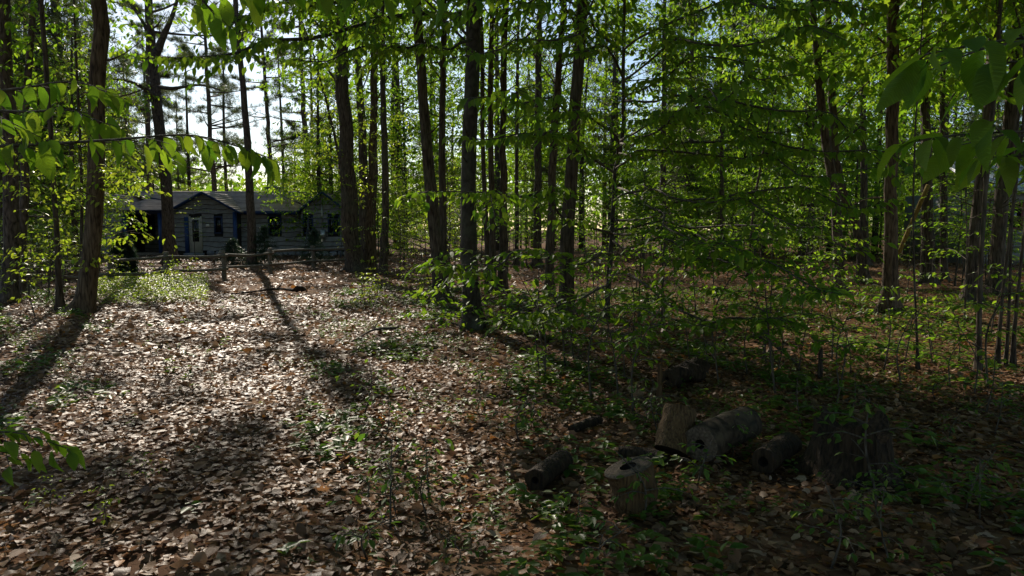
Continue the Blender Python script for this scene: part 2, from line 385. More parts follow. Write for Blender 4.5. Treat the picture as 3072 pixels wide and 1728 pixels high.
PATH = np.array([(-13, 26), (-4.8, 24), (-3.9, 16), (-2.7, 9.5), (-1.6, 5.4), (-.9, 3.2), (-.4, 1), (-5, 1), (-3.7, 4), (-3.7, 7), (-5.6, 10), (-9.3, 15), (-12, 20)])
def inside(poly, x, y):
    r = np.zeros(len(x), bool); n = len(poly)
    for a in range(n):
        x0, y0 = poly[a]; x1, y1 = poly[(a + 1) % n]
        cnd = (y0 > y) != (y1 > y)
        r ^= cnd & (x < (x1 - x0) * (y - y0) / (y1 - y0 + 1e-12) + x0)
    return r
SH = np.array([-SUN.x / SUN.z, -SUN.y / SUN.z])
def shades_path(P):
    return inside(PATH, P[:, 0] + SH[0] * P[:, 2], P[:, 1] + SH[1] * P[:, 2])
FLECKS = [(at_ground(1330, 1190)[:2], .55), (at_ground(1500, 850)[:2], 1.3), (at_ground(2650, 1060)[:2], 1.2), (at_ground(2950, 960)[:2], 1.4), (at_ground(2000, 860)[:2], 1.2), (at_ground(1200, 960)[:2], .7), (at_ground(1300, 1330)[:2], .3), (at_ground(1600, 1010)[:2], .35), (at_ground(1950, 920)[:2], .5), (at_ground(2420, 1100)[:2], .4), (np.array([-11.6, 35.6]), 1.6), (np.array([-14.6, 35.8]), 1.2)]
def keep_gap(P, r, p=.96):
    g = shades_path(P); sx = P[:, 0] + SH[0] * P[:, 2]; sy = P[:, 1] + SH[1] * P[:, 2]
    patch = np.sin(sx * 2.3 + .6 * sy + 1) + np.sin(sy * 1.9 - .5 * sx) + .6 * np.sin(5 * sx + 3.1 * sy)   # leafy twigs break the light nearer the camera
    g &= (sy > 8.5) | (patch > .45 - (sy - 3.5) * .25)
    for (c, rad) in FLECKS: g |= ((sx - c[0]) / (rad * 1.3)) ** 2 + ((sy - c[1]) / (rad * 2.2)) ** 2 < 1 + .35 * np.sin(7 * sx) * np.sin(5 * sy)
    return ~(g & (r.random(len(P)) < p))

def mass(centres, spread, flat, nspray, nleaf, ls, r, outward=None, length=.5, gap=True, droop=.65):
    """sprays of leaves scattered round clump centres"""
    c = centres[r.integers(0, len(centres), nspray)]
    B = c + r.normal(0, 1, (nspray, 3)) * np.array([spread, spread, spread * flat])
    if gap: B = B[keep_gap(B, r)]
    n = len(B)
    D = r.normal(0, 1, (n, 3)); D[:, 2] *= .2
    if outward is not None: D += nrm((B - outward) * np.array([1, 1, 0])) * .9
    D = nrm(D); Sd = nrm(np.cross(D, np.array([0, 0, 1.0])))
    t = r.uniform(.05, 1, (n, nleaf)); s = r.choice([-1, 1], (n, nleaf)) * r.uniform(.1, 1, (n, nleaf)) * np.sin(np.pi * (.2 + .7 * t)) * .5
    L = length * r.uniform(.6, 1.3, (n, 1))
    P = B[:, None] + D[:, None] * (t * L)[..., None] + Sd[:, None] * (s * L)[..., None]
    P[..., 2] += -.12 * L * t * t + r.normal(0, .03, t.shape)
    U = D[:, None] * .8 + Sd[:, None] * np.sign(s)[..., None] * .7 + r.normal(0, .25, P.shape); U[..., 2] -= droop * r.uniform(.2, 1.8, t.shape)
    N = np.array([0, 0, 1.0]) + r.normal(0, .4, P.shape)
    S = ls * r.uniform(.65, 1.25, t.shape)
    P, U, N, S = P.reshape(-1, 3), U.reshape(-1, 3), N.reshape(-1, 3), S.ravel()
    if gap: kk = keep_gap(P, r); P, U, N, S = P[kk], U[kk], N[kk], S[kk]
    Lv = Leaves(); Lv.add(P, U, N, S)
    return Lv, (B, B + D * L)
def fan(poly, hw, Lv, tw, r, node=.12, lsp=.055, ls=.09, droop=.5, start=.12, angle=50):
    """one flat beech spray along a limb: alternating side twigs with two ranks of hanging leaves"""
    poly = np.asarray(poly, float); seg = np.linalg.norm(np.diff(poly, axis=0), axis=1).sum()
    n = max(4, int(seg / node)); c = catmull(poly, n); T = nrm(np.gradient(c, axis=0)); sg = 1
    ca, sa = math.cos(R(angle)), math.sin(R(angle))
    for a in range(int(n * start), n):
        t = a / (n - 1); sg = -sg
        side = nrm(np.cross(T[a], (0, 0, 1.0))) * sg
        wdt = hw * math.sin(math.pi * (.25 + .68 * t)) * r.uniform(.45, 1.25)
        td = nrm(T[a] * ca + side * sa + np.array([0, 0, r.uniform(-.22, .1)]))
        m = max(2, int(wdt / lsp)); s = np.linspace(.25 * lsp, wdt, m) + r.normal(0, .012, m)
        P = c[a] + td * s[:, None]; P[:, 2] -= .18 * s * s
        tw.append((c[a], P[-1]))
        alt = np.where(np.arange(m) % 2, 1.0, -1.0)[:, None]; alt[-1] = 0
        U = td * .75 + nrm(np.cross(td, (0, 0, 1.0))) * alt * .75 + r.normal(0, .18, (m, 3)); U[:, 2] -= droop * r.uniform(.4, 1.7, m)
        N = np.array([0, 0, 1.0]) + r.normal(0, .3, (m, 3))
        Lv.add(P, U, N, ls * r.uniform(.65, 1.25, m))
def wobble(w3, r, amp=.07):
    c = catmull(w3, 9); c[1:] += r.normal(0, amp, (8, 3)) * [1, 1, .9] + np.cumsum(r.normal(0, amp * .15, (8, 3)), 0) * [.5, .5, 1]
    return c
def side_fans(w3, Lv, tw, r, lm, n=3, ls=.1, droop=1.0, L=(.5, 1.1), rad=.006):
    c = catmull(w3, 20)
    for k in range(n):
        a = int(r.uniform(.25, .92) * 19); t = nrm(c[min(a + 1, 19)] - c[a - 1]); sd = nrm(np.cross(t, (0, 0, 1.0))) * r.choice([-1, 1]); l_ = r.uniform(*L)
        d = nrm(t * r.uniform(.4, 1) + sd * r.uniform(.3, .9) + np.array([0, 0, r.normal(0, .28)]))
        p = [c[a], c[a] + d * l_ * .5 + [0, 0, r.normal(.04, .06)], c[a] + d * l_ + [0, 0, r.normal(-.05, .12)]]
        lm.add(*tube(catmull(p, 8), np.linspace(rad, .002, 8), 5, .05, k)); fan(p, l_ * r.uniform(.22, .4), Lv, tw, r, node=.08, lsp=.055, ls=ls, droop=droop, start=.2)
def px_poly(pts): return np.array([at_depth(*p) for p in pts])

# ------------------------------------------------------------------ trees
def trunk_path(pts, H, ext_lean=.4, Y=None):
    b = at_ground(*pts[0]); Y = Y or b[1]
    P = [at_depth(px, py, Y) for px, py in pts]; P[0] = np.array([at_depth(*pts[0], Y)[0], Y, 0])
    P[0][2] = gz(P[0][0], Y)
    top = P[-1]; d = (P[-1] - P[-2]) / max(.1, (P[-1] - P[-2])[2])
    if H > top[2] + .5:
        k = 3
        for a in range(1, k + 1):
            h = (H - top[2]) * a / k
            P.append(top + np.array([d[0] * ext_lean * h, rng.normal(0, .15), h]))
    return np.array(P), Y
def tree_wood(P, r0, r1, rt, nseg, rough, seed, flare=.55, rings=34, fine=.02):
    c = catmull(P, 240); zl = np.concatenate([[0, .06, .14, .25, .42, .7], np.linspace(1.1, c[-1, 2] - c[0, 2], rings - 6)])
    c = np.column_stack([np.interp(zl, c[:, 2] - c[0, 2], c[:, q]) for q in range(3)]); z = zl
    c[6:-1, :2] += np.random.default_rng(seed + 9).normal(0, r0 * .10, (rings - 7, 2))
    rad = r0 + (rt - r0) * (z / max(z[-1], .1)) ** .8
    rad = rad * (1 + flare * np.exp(-z / .22)) ; c[0, 2] -= .12
    V, f = tube(c, rad, nseg, rough, seed, fine=fine)
    k = rings * nseg; cc = np.repeat(c, nseg, 0); zz = np.repeat(z, nseg); a = np.tile(np.linspace(0, 6.2832, nseg, endpoint=False), rings)
    V[:k, :2] = cc[:, :2] + (V[:k, :2] - cc[:, :2]) * (1 + .5 * np.exp(-zz / .16) * (np.sin((3 + seed % 3) * a + seed) + .3))[:, None]
    rs = np.random.default_rng(seed + 50); mb = MB(); mb.add(V, f)
    for q in range(5):                                             # dead twigs and broken stubs low on the trunk
        zz_ = rs.uniform(1.0, 6); b = np.array([np.interp(zz_, c[:, 2], c[:, x]) for x in range(3)]); an = rs.uniform(0, 6.28); L = rs.uniform(.15, 1.3)
        d = np.array([math.cos(an), math.sin(an), rs.uniform(-.1, .5)]); mb.add(*tube(catmull([b, b + d * L * .5, b + d * L + [0, 0, rs.normal(0, .1)]], 5), np.linspace(min(.02, r0 * .2), .004, 5), 5, .1, q))
    return c, (np.concatenate(mb.V), [np.concatenate(x) for x in mb.F.values()])
tree_no = [0]
def leafy_tree(name, label, pts, w0, H=15, crown_z=5, crown_r=3.2, leaves=5000, bark=None, group=None, ls=.13, extra=(), low=0, lowmat=None, lowz=(1, 5), rough=.10, Y=None, cmat=None, nind=0, clumps=26, lowr=.9):
    tree_no[0] += 1; r = np.random.default_rng(100 + tree_no[0])
    P, Y = trunk_path(pts, H, Y=Y); r0 = w0 / 2 * Y / F
    root = empty(name, P[0], label, 'tree', group); loc = P[0]
    c, (V, f) = tree_wood(P, r0, 0, r0 * .25, 14 if w0 > 20 else 9, rough, tree_no[0])
    mb = MB(); mb.add(V, f)
    # crown clumps and the limbs that carry them
    top = c[-1]
    cz = r.uniform(crown_z, H + .8, clumps); ang = r.uniform(0, 6.283, clumps)
    k = (cz - crown_z) / (H - crown_z + .8); rr = crown_r * np.sqrt(np.clip(1 - (k * 1.1 - .35) ** 2, .1, 1)) * r.uniform(.35, 1, clumps)
    ax = np.array([np.interp(cz, c[:, 2], c[:, q]) for q in range(2)]).T
    C = np.column_stack([ax[:, 0] + rr * np.cos(ang), ax[:, 1] + rr * np.sin(ang), cz])
    for a in range(clumps):
        zb = max(crown_z * .75, cz[a] - rr[a] * .55); b = np.array([np.interp(zb, c[:, 2], c[:, q]) for q in range(3)])
        mid = (b + C[a]) / 2 + np.array([0, 0, .15 * rr[a]]); rb = r0 * .16 * (1 - .5 * k[a])
        mb.add(*tube(catmull([b, mid, C[a]], 6), np.linspace(rb, rb * .25, 6), 5, .1, a, cap=False))
    Lv, (B, E) = mass(C, .75, .55, leaves // 10, 10, ls, r, outward=np.array([top[0], top[1], 0]), length=.7)
    if len(Lv.P): finish_leaves(root, Lv, 0, cmat or M_CANOPY, 'crown')
    if low:
        zz = r.uniform(*lowz, max(3, low // 25)); an = r.uniform(0, 6.283, len(zz)); q2 = r.uniform(.2, 1, len(zz)) * lowr
        C2 = np.column_stack([np.interp(zz, c[:, 2], c[:, 0]) + q2 * np.cos(an), np.interp(zz, c[:, 2], c[:, 1]) + q2 * np.sin(an), zz])
        b2 = np.column_stack([np.interp(zz - .15, c[:, 2], c[:, q]) for q in range(3)])
        mb.add(*sticks(b2, C2, .012, .004))
        L2, (B2, E2) = mass(C2, .28, .3, low // 9, 9, .1, r, length=.45, gap=False)
        mb.add(*sticks(B2, E2, .004, .002))
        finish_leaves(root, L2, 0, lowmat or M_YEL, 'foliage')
    if extra:
        L3 = Leaves(); tw = []
        for (poly, hw, lsz, rad) in extra:
            w3 = wobble(px_poly(poly), r, .06); lm = MB(); lm.add(*tube(catmull(w3, 24), np.linspace(rad, rad * .2, 24), 7, .08, 3)); side_fans(w3, L3, tw, r, lm, 6, lsz)
            lm.obj('limb', bark or M_BARK, root, loc, True)
            fan(w3, hw, L3, tw, r, ls=lsz, node=.08, lsp=.05, droop=1.0)
        A, B3 = np.array([t[0] for t in tw]), np.array([t[1] for t in tw]); mb.add(*sticks(A, B3, .005, .002))
        finish_leaves(root, L3, nind, M_LEAF)
    mb.obj('trunk', bark or M_BARK, root, loc, True)
    return root
def needle_tufts(C, D, n, size, wid, r):
    """bundles of needles round twig ends: thin triangles"""
    m = len(C); d = nrm(D[:, None] * .75 + r.normal(0, .55, (m, n, 3)))
    b = C[:, None] + r.normal(0, size * .25, (m, n, 3)); s = nrm(np.cross(d, r.normal(0, 1, (m, n, 3)))) * wid
    e = b + d * (size * r.uniform(.6, 1.2, (m, n, 1)))
    V = np.stack([b - s, b + s, e], 2).reshape(-1, 3)
    return V, np.arange(len(V)).reshape(-1, 3)
def pine_tree(name, label, pts, w0, H=20, crown_z=5, limbs=34, reach=3.2, group=None, Y=None, extra=(), bark=None, seed=None, tufts=15, tip=.12, dens=14):
    tree_no[0] += 1; r = np.random.default_rng(500 + tree_no[0])
    P, Y = trunk_path(pts, H, .5, Y); r0 = w0 / 2 * Y / F
    root = empty(name, P[0], label, 'tree', group); loc = P[0]
    c, (V, f) = tree_wood(P, r0, 0, r0 * .2, 12, .06, tree_no[0], flare=.35)
    mb = MB(); mb.add(V, f); TC = []; TD = []
    zz = np.sort(r.uniform(crown_z, H - .3, limbs))
    for z in zz:
        k = (z - crown_z) / (H - crown_z); a = r.uniform(0, 6.283)
        L = reach * (1 - .75 * k) * r.uniform(.5, 1.15)
        b = np.array([np.interp(z, c[:, 2], c[:, q]) for q in range(3)]); d = np.array([math.cos(a), math.sin(a), r.uniform(-.12, .25)])
        pl = catmull([b, b + d * L * .5 + [0, 0, .02 * L], b + d * L + [0, 0, .12 * L]], 8)
        mb.add(*tube(pl, np.linspace(.03 + .008 * L, .008, 8), 5, .1, 1, cap=False))
        for q in range(tufts):
            t = r.uniform(.35, 1); p = np.array([np.interp(t, np.linspace(0, 1, 8), pl[:, x]) for x in range(3)])
            s = nrm(np.cross(d, (0, 0, 1.0))) * r.choice([-1, 1]) * r.uniform(.05, .45) * (1.25 - t) * L * .55
            e = p + s + d * abs(r.normal(0, .2)) + [0, 0, r.uniform(-.02, .2)]
            mb.add(*sticks([p], [e], .006, .004)); m = 5
            for u in np.linspace(.45, 1, m): TC.append(p + (e - p) * u + r.normal(0, .06, 3)); TD.append(nrm(e - p + [0, 0, .2]))
    for (poly, rad) in extra:
        w3 = px_poly(poly); pl = catmull(w3, 16)
        mb.add(*tube(pl, np.linspace(rad, rad * .3, 16), 7, .1, 2))
        for q in range(14):
            t = r.uniform(.45, 1); p = pl[int(t * 15)]; e = p + r.normal(0, .35, 3) * [1, 1, .5] + [0, 0, .1]
            mb.add(*sticks([p], [e], .006, .004))
            for u in (.5, .75, 1): TC.append(p + (e - p) * u); TD.append(nrm(e - p + [0, 0, .2]))
    TC = np.array(TC); TD = np.array(TD); kk = keep_gap(TC, r, .72); TC, TD = TC[kk], TD[kk]
    V, f = needle_tufts(TC, TD, dens, .20, .009, r)
    tag(link('crown', make_mesh('crown', V - loc, f, M_NEEDLE), root), kind='stuff')
    mb.obj('trunk', bark or M_PINE, root, loc, True)
    return root

# pines by the house
pine_tree('pine_tree', 'big dark forked pine between the fence and the porch with bare side limbs', [(512, 790), (502, 600), (482, 400), (462, 200), (450, 60)], 40, H=21, crown_z=7.5, limbs=26, reach=4.5,
          extra=[([(478, 262, 30), (520, 265, 29.5), (600, 255, 29), (660, 270, 28.5)], .09), ([(462, 180, 30), (490, 110, 30), (520, 40, 30), (545, -60, 30)], .17), ([(468, 290, 30), (420, 258, 29.5), (370, 240, 29), (330, 238, 29)], .1), ([(455, 120, 30), (425, 60, 30), (395, 20, 30)], .1)])
pine_tree('pine_tree', 'straight slim pine rising in front of the cabin wall behind the fence', [(757, 800), (752, 640), (738, 380), (722, 180), (712, 50)], 27, H=20, crown_z=8.5, limbs=24, reach=2.8)
pine_tree('pine_tree', 'thin pine seen just behind the forked pine trunk', [(448, 770), (446, 500), (442, 200), (440, 0)], 16, H=20, crown_z=7, limbs=30, reach=3.5, Y=47)
pine_tree('pine_tree', 'pine behind the cabin ridge with sparse drooping side branches', [(644, 770), (643, 560), (630, 400), (620, 215), (614, 60)], 19, H=22, crown_z=5, limbs=52, reach=4.4, Y=48, dens=18)
pine_tree('pine_tree', 'slender pine standing behind the chimney of the cabin', [(818, 770), (815, 560), (802, 350), (792, 200), (783, 60)], 18, H=21, crown_z=6, limbs=46, reach=4.0, Y=50, dens=18)
pine_tree('pine_tree', 'pine behind the right end of the cabin roof, thicker of a close pair', [(930, 770), (925, 560), (912, 350), (903, 150), (898, 0)], 22, H=23, crown_z=8, limbs=34, reach=3.4, Y=50)
pine_tree('pine_tree', 'pine behind the right end of the cabin roof, thinner of a close pair', [(946, 770), (942, 560), (935, 350), (932, 150), (930, 0)], 15, H=21, crown_z=6, limbs=34, reach=3.0, Y=56)
pine_tree('pine_tree', 'thick dark pine trunk at the very edge of the photo, left of its slimmer twin', [(28, 905), (38, 600), (30, 350), (18, 150), (10, 0)], 46, H=20, crown_z=6, limbs=26, reach=3.4)
pine_tree('pine_tree', 'slimmer leaning trunk beside the thick dark pine at the photo edge', [(62, 890), (72, 560), (78, 330), (90, 120), (96, 0)], 28, H=18, crown_z=6, limbs=22, reach=3)

# broadleaf trees in view, each with its own trunk line
LT = leafy_tree
LT('broadleaf_tree', 'big furrowed brown trunk curving up from the edge of the sunlit clearing', [(238, 945), (262, 860), (287, 600), (290, 300), (298, 0)], 56, H=16, crown_z=6.2, crown_r=3.8, leaves=10000, clumps=40, bark=M_BARKW, low=500, lowz=(.6, 2.6), lowr=1.1)
LT('broadleaf_tree', 'thin upright trunk standing between the edge pines and the furrowed trunk', [(180, 935), (166, 640), (150, 350), (125, 0)], 19, H=13, crown_z=5, crown_r=2.6, leaves=5500, clumps=30, low=500, lowz=(.8, 3.4), lowr=1.0)
LT('broadleaf_tree', 'very thin stem seen just left of the furrowed trunk', [(240, 880), (246, 640), (238, 380), (225, 100)], 11, H=11, crown_z=4, crown_r=2.6, leaves=4000, low=400, lowz=(1, 4))
LT('broadleaf_tree', 'thick double trunk of the leafy clump standing right of the cabin', [(1066, 818), (1050, 640), (1036, 420), (1030, 250), (1022, 60)], 52, H=17, crown_z=7, crown_r=3.6, low=800, lowz=(2.8, 8), rough=.16, lowr=1.2)
LT('broadleaf_tree', 'leaning stem that crosses behind the clump right of the cabin', [(1075, 810), (1040, 580), (985, 330), (935, 150), (900, 40)], 13, H=9, crown_z=6, crown_r=1.8, leaves=1500, low=250, lowz=(4.5, 7), lowr=1.0)
LT('broadleaf_tree', 'dark trunk standing just behind the double trunk of the clump', [(1096, 800), (1090, 560), (1084, 350), (1076, 180), (1066, 0)], 31, H=18, crown_z=8, crown_r=3.2, low=300, lowz=(2, 8), lowr=1.2)
LT('broadleaf_tree', 'flaky split trunk in the middle of the clump right of the cabin', [(1112, 815), (1114, 600), (1120, 380), (1122, 180), (1128, 0)], 34, H=17, crown_z=7, crown_r=3, bark=M_BARKW, low=400, lowz=(.5, 7), rough=.16, lowr=1.1)
LT('broadleaf_tree', 'straight slim trunk at the outer edge of the clump, next to the undergrowth', [(1150, 822), (1155, 600), (1152, 380), (1150, 180), (1148, 0)], 24, H=16, crown_z=7, crown_r=2.6, low=300, lowz=(.5, 7))
LT('broadleaf_tree', 'dark leaning trunk, left one of the pair that meet at the foot', [(1322, 905), (1306, 720), (1286, 500), (1268, 250), (1252, 40)], 40, H=15, crown_z=6, crown_r=3.3)
LT('broadleaf_tree', 'narrower upright trunk, right one of the pair that meet at the foot', [(1332, 893), (1330, 650), (1325, 420), (1328, 200), (1330, 0)], 25, H=15, crown_z=6, crown_r=3)
LT('beech_tree', 'thickest dark beech trunk standing near the middle of the photo', [(1420, 985), (1410, 820), (1405, 600), (1408, 380), (1420, 180), (1428, 0)], 57, H=17, crown_z=5.5, crown_r=3.8, bark=M_SMOOTH, low=350, lowz=(.05, .9), lowmat=M_LEAF,
   extra=[([(1425, 30, 11), (1240, 37, 10), (950, 93, 8.6), (700, 150, 7.8), (420, 165, 7.2)], .75, .10, .035), ([(1415, 120, 11), (1300, 130, 9.6), (1100, 150, 8.6), (900, 190, 8)], .6, .10, .022), ([(1410, -60, 11), (1200, -40, 9.5), (900, 10, 8.4), (640, 60, 8)], .7, .10, .025)])
LT('broadleaf_tree', 'thin dark trunk close behind the thickest beech, first on its right', [(1464, 880), (1458, 650), (1448, 420), (1446, 150), (1440, 0)], 18, H=15, crown_z=4.4, crown_r=2.6, leaves=4500)
LT('broadleaf_tree', 'dark trunk second to the right of the thickest beech', [(1480, 884), (1476, 650), (1470, 400), (1472, 150), (1478, 0)], 22, H=16, crown_z=4.6, leaves=5200, crown_r=2.8)
LT('broadleaf_tree', 'straight dark trunk third to the right of the thickest beech', [(1508, 880), (1510, 650), (1510, 400), (1512, 150), (1516, 0)], 27, H=16, crown_z=4.6, leaves=5200, crown_r=3)
LT('pine_snag', 'far grey trunk seen in the gap between two nearer dark trunks', [(1612, 800), (1612, 600), (1614, 350), (1618, 120), (1620, 0)], 28, H=18, crown_z=8, crown_r=2.6)
LT('broadleaf_tree', 'thin far trunk in the gap beside the third trunk right of the beech', [(1550, 795), (1550, 500), (1552, 250), (1556, 0)], 15, H=16, crown_z=4.6, leaves=5200, crown_r=2.6)
LT('broadleaf_tree', 'trunk leaning right, slimmer of the two parallel leaning trunks', [(1646, 890), (1652, 660), (1662, 420), (1676, 200), (1692, 0)], 29, H=16, crown_z=4.6, leaves=5200, crown_r=3)
LT('broadleaf_tree', 'furrowed trunk leaning right, thicker of the two parallel leaning trunks', [(1696, 965), (1704, 660), (1722, 400), (1738, 150), (1746, 0)], 43, H=17, crown_z=4.6, leaves=5200, crown_r=3.6)
LT('broadleaf_tree', 'far straight trunk behind the young beech sprays in the middle right', [(1990, 800), (1990, 560), (1992, 350), (1994, 0)], 21, H=17, crown_z=4.6, leaves=5200, crown_r=3)
LT('broadleaf_tree', 'far slim trunk right of the young beech, mostly veiled by leaves', [(2168, 790), (2166, 560), (2164, 300), (2162, 0)], 16, H=17, crown_z=4.2, crown_r=3)
LT('broadleaf_tree', 'thin stem leaning right behind the beech sprays', [(2243, 830), (2262, 620), (2300, 400), (2345, 190), (2390, 0)], 9, H=9, crown_z=4, crown_r=2, leaves=2200)
LT('broadleaf_tree', 'dark leaning trunk, left one of the crossing pair at right', [(2520, 880), (2508, 600), (2470, 380), (2452, 180), (2436, 0)], 30, H=16, crown_z=4.6, leaves=5200, crown_r=3.2)
LT('broadleaf_tree', 'crooked trunk bending outward at its foot, right one of the crossing pair', [(2590, 850), (2575, 690), (2518, 540), (2500, 350), (2490, 150), (2482, 0)], 31, H=16, crown_z=4.6, leaves=5200, crown_r=3)
LT('broadleaf_tree', 'far trunk between the crossing pair and the sunlit-edged trunk', [(2592, 800), (2592, 560), (2588, 300), (2590, 0)], 26, H=17, crown_z=4.6, leaves=5200, crown_r=3)
LT('broadleaf_tree', 'straight trunk with a bright sunlit edge beside the yellow leaning pole', [(2668, 935), (2672, 700), (2678, 400), (2680, 180), (2684, 0)], 44, H=17, crown_z=4.6, leaves=5200, crown_r=3.6, bark=M_BARKW)
LT('broadleaf_tree', 'dark trunk just right of the yellow leaning pole', [(2782, 850), (2780, 600), (2776, 300), (2782, 0)], 37, H=17, crown_z=4.6, leaves=5200, crown_r=3.3)
LT('broadleaf_tree', 'slimmer dark trunk two to the right of the yellow leaning pole', [(2832, 845), (2832, 560), (2828, 280), (2832, 0)], 22, H=15, crown_z=4.2, crown_r=2.6)
LT('broadleaf_tree', 'dark leaning trunk in front of the pale metal-roofed building', [(2912, 905), (2930, 680), (2965, 350), (2985, 120), (2995, 0)], 44, H=16, crown_z=4.6, leaves=5200, crown_r=3.2)
LT('broadleaf_tree', 'thick dark trunk at the photo edge in front of the pale building', [(2985, 885), (3005, 620), (3030, 380), (3050, 100), (3058, 0)], 46, H=17, crown_z=4.6, leaves=5200, crown_r=3.4)
LT('broadleaf_tree', 'slim dark stem in the undergrowth before the pale building', [(2934, 1122), (2938, 950), (2944, 780), (2960, 500), (2990, 200)], 17, H=8, crown_z=4, crown_r=1.8, leaves=2500)
for k, (x0, x1, wd, wds) in enumerate([(2992, 3066, 12, 'tallest leaning stem of the clump of thin stems at the photo edge'), (3016, 3052, 9, 'upright thin stem in the middle of the clump at the photo edge'), (3036, 3110, 11, 'outermost thin stem of the clump at the photo edge')]):
    LT('broadleaf_tree', wds, [(x0, 1105), (x0 + 10, 950), ((x0 + x1) // 2, 700), (x1, 400), (x1 + 20, 150)], wd, H=7, crown_z=4, crown_r=1.5, leaves=1400)
LT('broadleaf_tree', 'thin wiry stem rising right of the big dark stump', [(2754, 1112), (2750, 1000), (2744, 860), (2740, 640), (2746, 380)], 8, H=6, crown_z=3.2, crown_r=1.4, leaves=1000)

# ------------------------------------------------------------------ young beech with tiers of sprays
r = np.random.default_rng(5)
P, Yb = trunk_path([(1816, 962), (1830, 800), (1840, 620), (1846, 500), (1868, 420), (1870, 250), (1872, 80)], 8.5)
yb = empty('young_beech', P[0], 'slim young beech with wide tiers of hanging green leaves', 'tree'); loc = P[0]
c, (V, f) = tree_wood(P, 17 / 2 * Yb / F, 0, .012, 10, .08, 77, flare=.3)
mb = MB(); mb.add(V, f); Lb = Leaves(); tw = []
D = Yb
limbs = [
 ([(1838, 700, D), (1980, 690, 9.6), (2140, 700, 8), (2330, 690, 7)], .7),
 ([(1840, 660, D), (2100, 610, 9.6), (2380, 600, 8), (2640, 610, 7)], .7),
 ([(1855, 460, D), (2120, 420, 9.6), (2420, 440, 8), (2700, 480, 7)], .7),
 ([(1868, 300, D), (2100, 300, 9.6), (2380, 330, 8), (2660, 360, 7)], .7),
 ([(1835, 760, D), (1720, 790, 9), (1540, 785, 7.4), (1330, 800, 6.6)], .5),
 ([(1838, 700, D), (1650, 620, 9.5), (1450, 590, 8.2), (1240, 610, 7.6)], .6),
 ([(1846, 520, D), (1740, 420, 9.5), (1560, 410, 8), (1390, 460, 7)], .7),
 ([(1850, 470, D), (1760, 330, 9), (1600, 270, 7.2), (1420, 290, 6.2)], .65),
 ([(1868, 340, D), (1950, 235, 10.5), (2110, 200, 8.6), (2380, 250, 7)], .75),
 ([(1844, 600, D), (2000, 580, 10), (2220, 620, 8), (2480, 670, 6.4)], .75),
 ([(1846, 505, D), (1960, 455, 10.5), (2250, 480, 8.6), (2620, 530, 6.4)], .8),
 ([(1838, 720, D), (2020, 740, 9), (2260, 800, 7), (2520, 850, 5.8)], .75),
 ([(1832, 800, D), (1740, 900, 8.6), (1620, 960, 7.4), (1470, 1010, 6.6)], .6),
 ([(1870, 250, D), (1780, 140, 9), (1600, 110, 7.4), (1380, 150, 6.4)], .7),
 ([(1870, 240, D), (2000, 130, 9), (2250, 90, 7), (2560, 110, 6)], .8),
 ([(1871, 160, D), (1760, 40, 8.6), (1540, 0, 7), (1300, 30, 6.4)], .7),
 ([(1871, 150, D), (2050, 30, 9), (2300, -20, 7), (2600, 0, 6)], .8),
 ([(1845, 560, D), (1960, 640, 9), (2080, 720, 7.4), (2240, 730, 6.4)], .6),
 ([(1862, 420, D), (2000, 360, 10), (2200, 360, 8.6), (2460, 400, 7.6)], .75),
 ([(1862, 430, D), (1960, 400, 9), (2060, 330, 7), (2200, 300, 6)], .6),
 ([(1830, 830, D), (2000, 900, 9), (2200, 960, 7.2), (2400, 960, 6.4)], .6),
 ([(1836, 690, D), (2040, 650, 11), (2350, 700, 9), (2650, 720, 7.4)], .7),
]
for k, (poly, hw) in enumerate(limbs):
    w3 = wobble(px_poly(poly), r, .08); lm = MB(); lm.add(*tube(catmull(w3, 22), np.linspace(.021, .004, 22), 6, .08, k))
    side_fans(w3, Lb, tw, r, lm, 2, .105, .3 if poly[-1][1] > 640 else .8)
    lm.obj('limb', M_TWIG, yb, loc, True)
    fan(w3, hw * r.uniform(.5, .9), Lb, tw, r, node=.1, lsp=.055, ls=.105, droop=.28 if poly[-1][1] > 640 else .75, start=.2)
A, B3 = np.array([t[0] for t in tw]), np.array([t[1] for t in tw]); mb.add(*sticks(A, B3, .004, .0015))
mb.obj('trunk', M_SMOOTH, yb, loc, True)
finish_leaves(yb, Lb, 300, M_LEAF, gap=True)

# ------------------------------------------------------------------ branches that hang into the picture from outside
def near_branch(label, limbs, ls, hw, droop=.9, seed=1, node=.1, lsp=.07, rad=.007, base=None, n=300, start=.05, name='beech_branch'):
    r = np.random.default_rng(seed); first = px_poly(limbs[0])[0]
    root = empty(name, first, label, 'branch'); Lv = Leaves(); tw = []
    for k, poly in enumerate(limbs):
        w3 = px_poly(poly); lm = MB(); lm.add(*tube(catmull(w3, 20), np.linspace(rad, rad * .25, 20), 6, .06, k))
        o = lm.obj('stem', M_TWIG, root, first, True); t2 = []
        fan(w3, hw, Lv, t2, r, node=node, lsp=lsp, ls=ls, droop=droop, start=start)
        m2 = MB(); m2.add(*sticks(np.array([t[0] for t in t2]), np.array([t[1] for t in t2]), .003, .0012))
        tag(m2.obj('twigs', M_TWIG, root, first), kind='stuff')
    finish_leaves(root, Lv, n, M_NEAR)
    return root
near_branch('long low beech branch of big drooping leaves crossing before the cabin', [[(-160, 440, 2.8), (60, 436, 2.85), (330, 420, 2.9), (560, 405, 2.95), (700, 435, 3.0), (800, 470, 3.0)]], .10, .2, seed=3, node=.045, lsp=.055, droop=1.2)
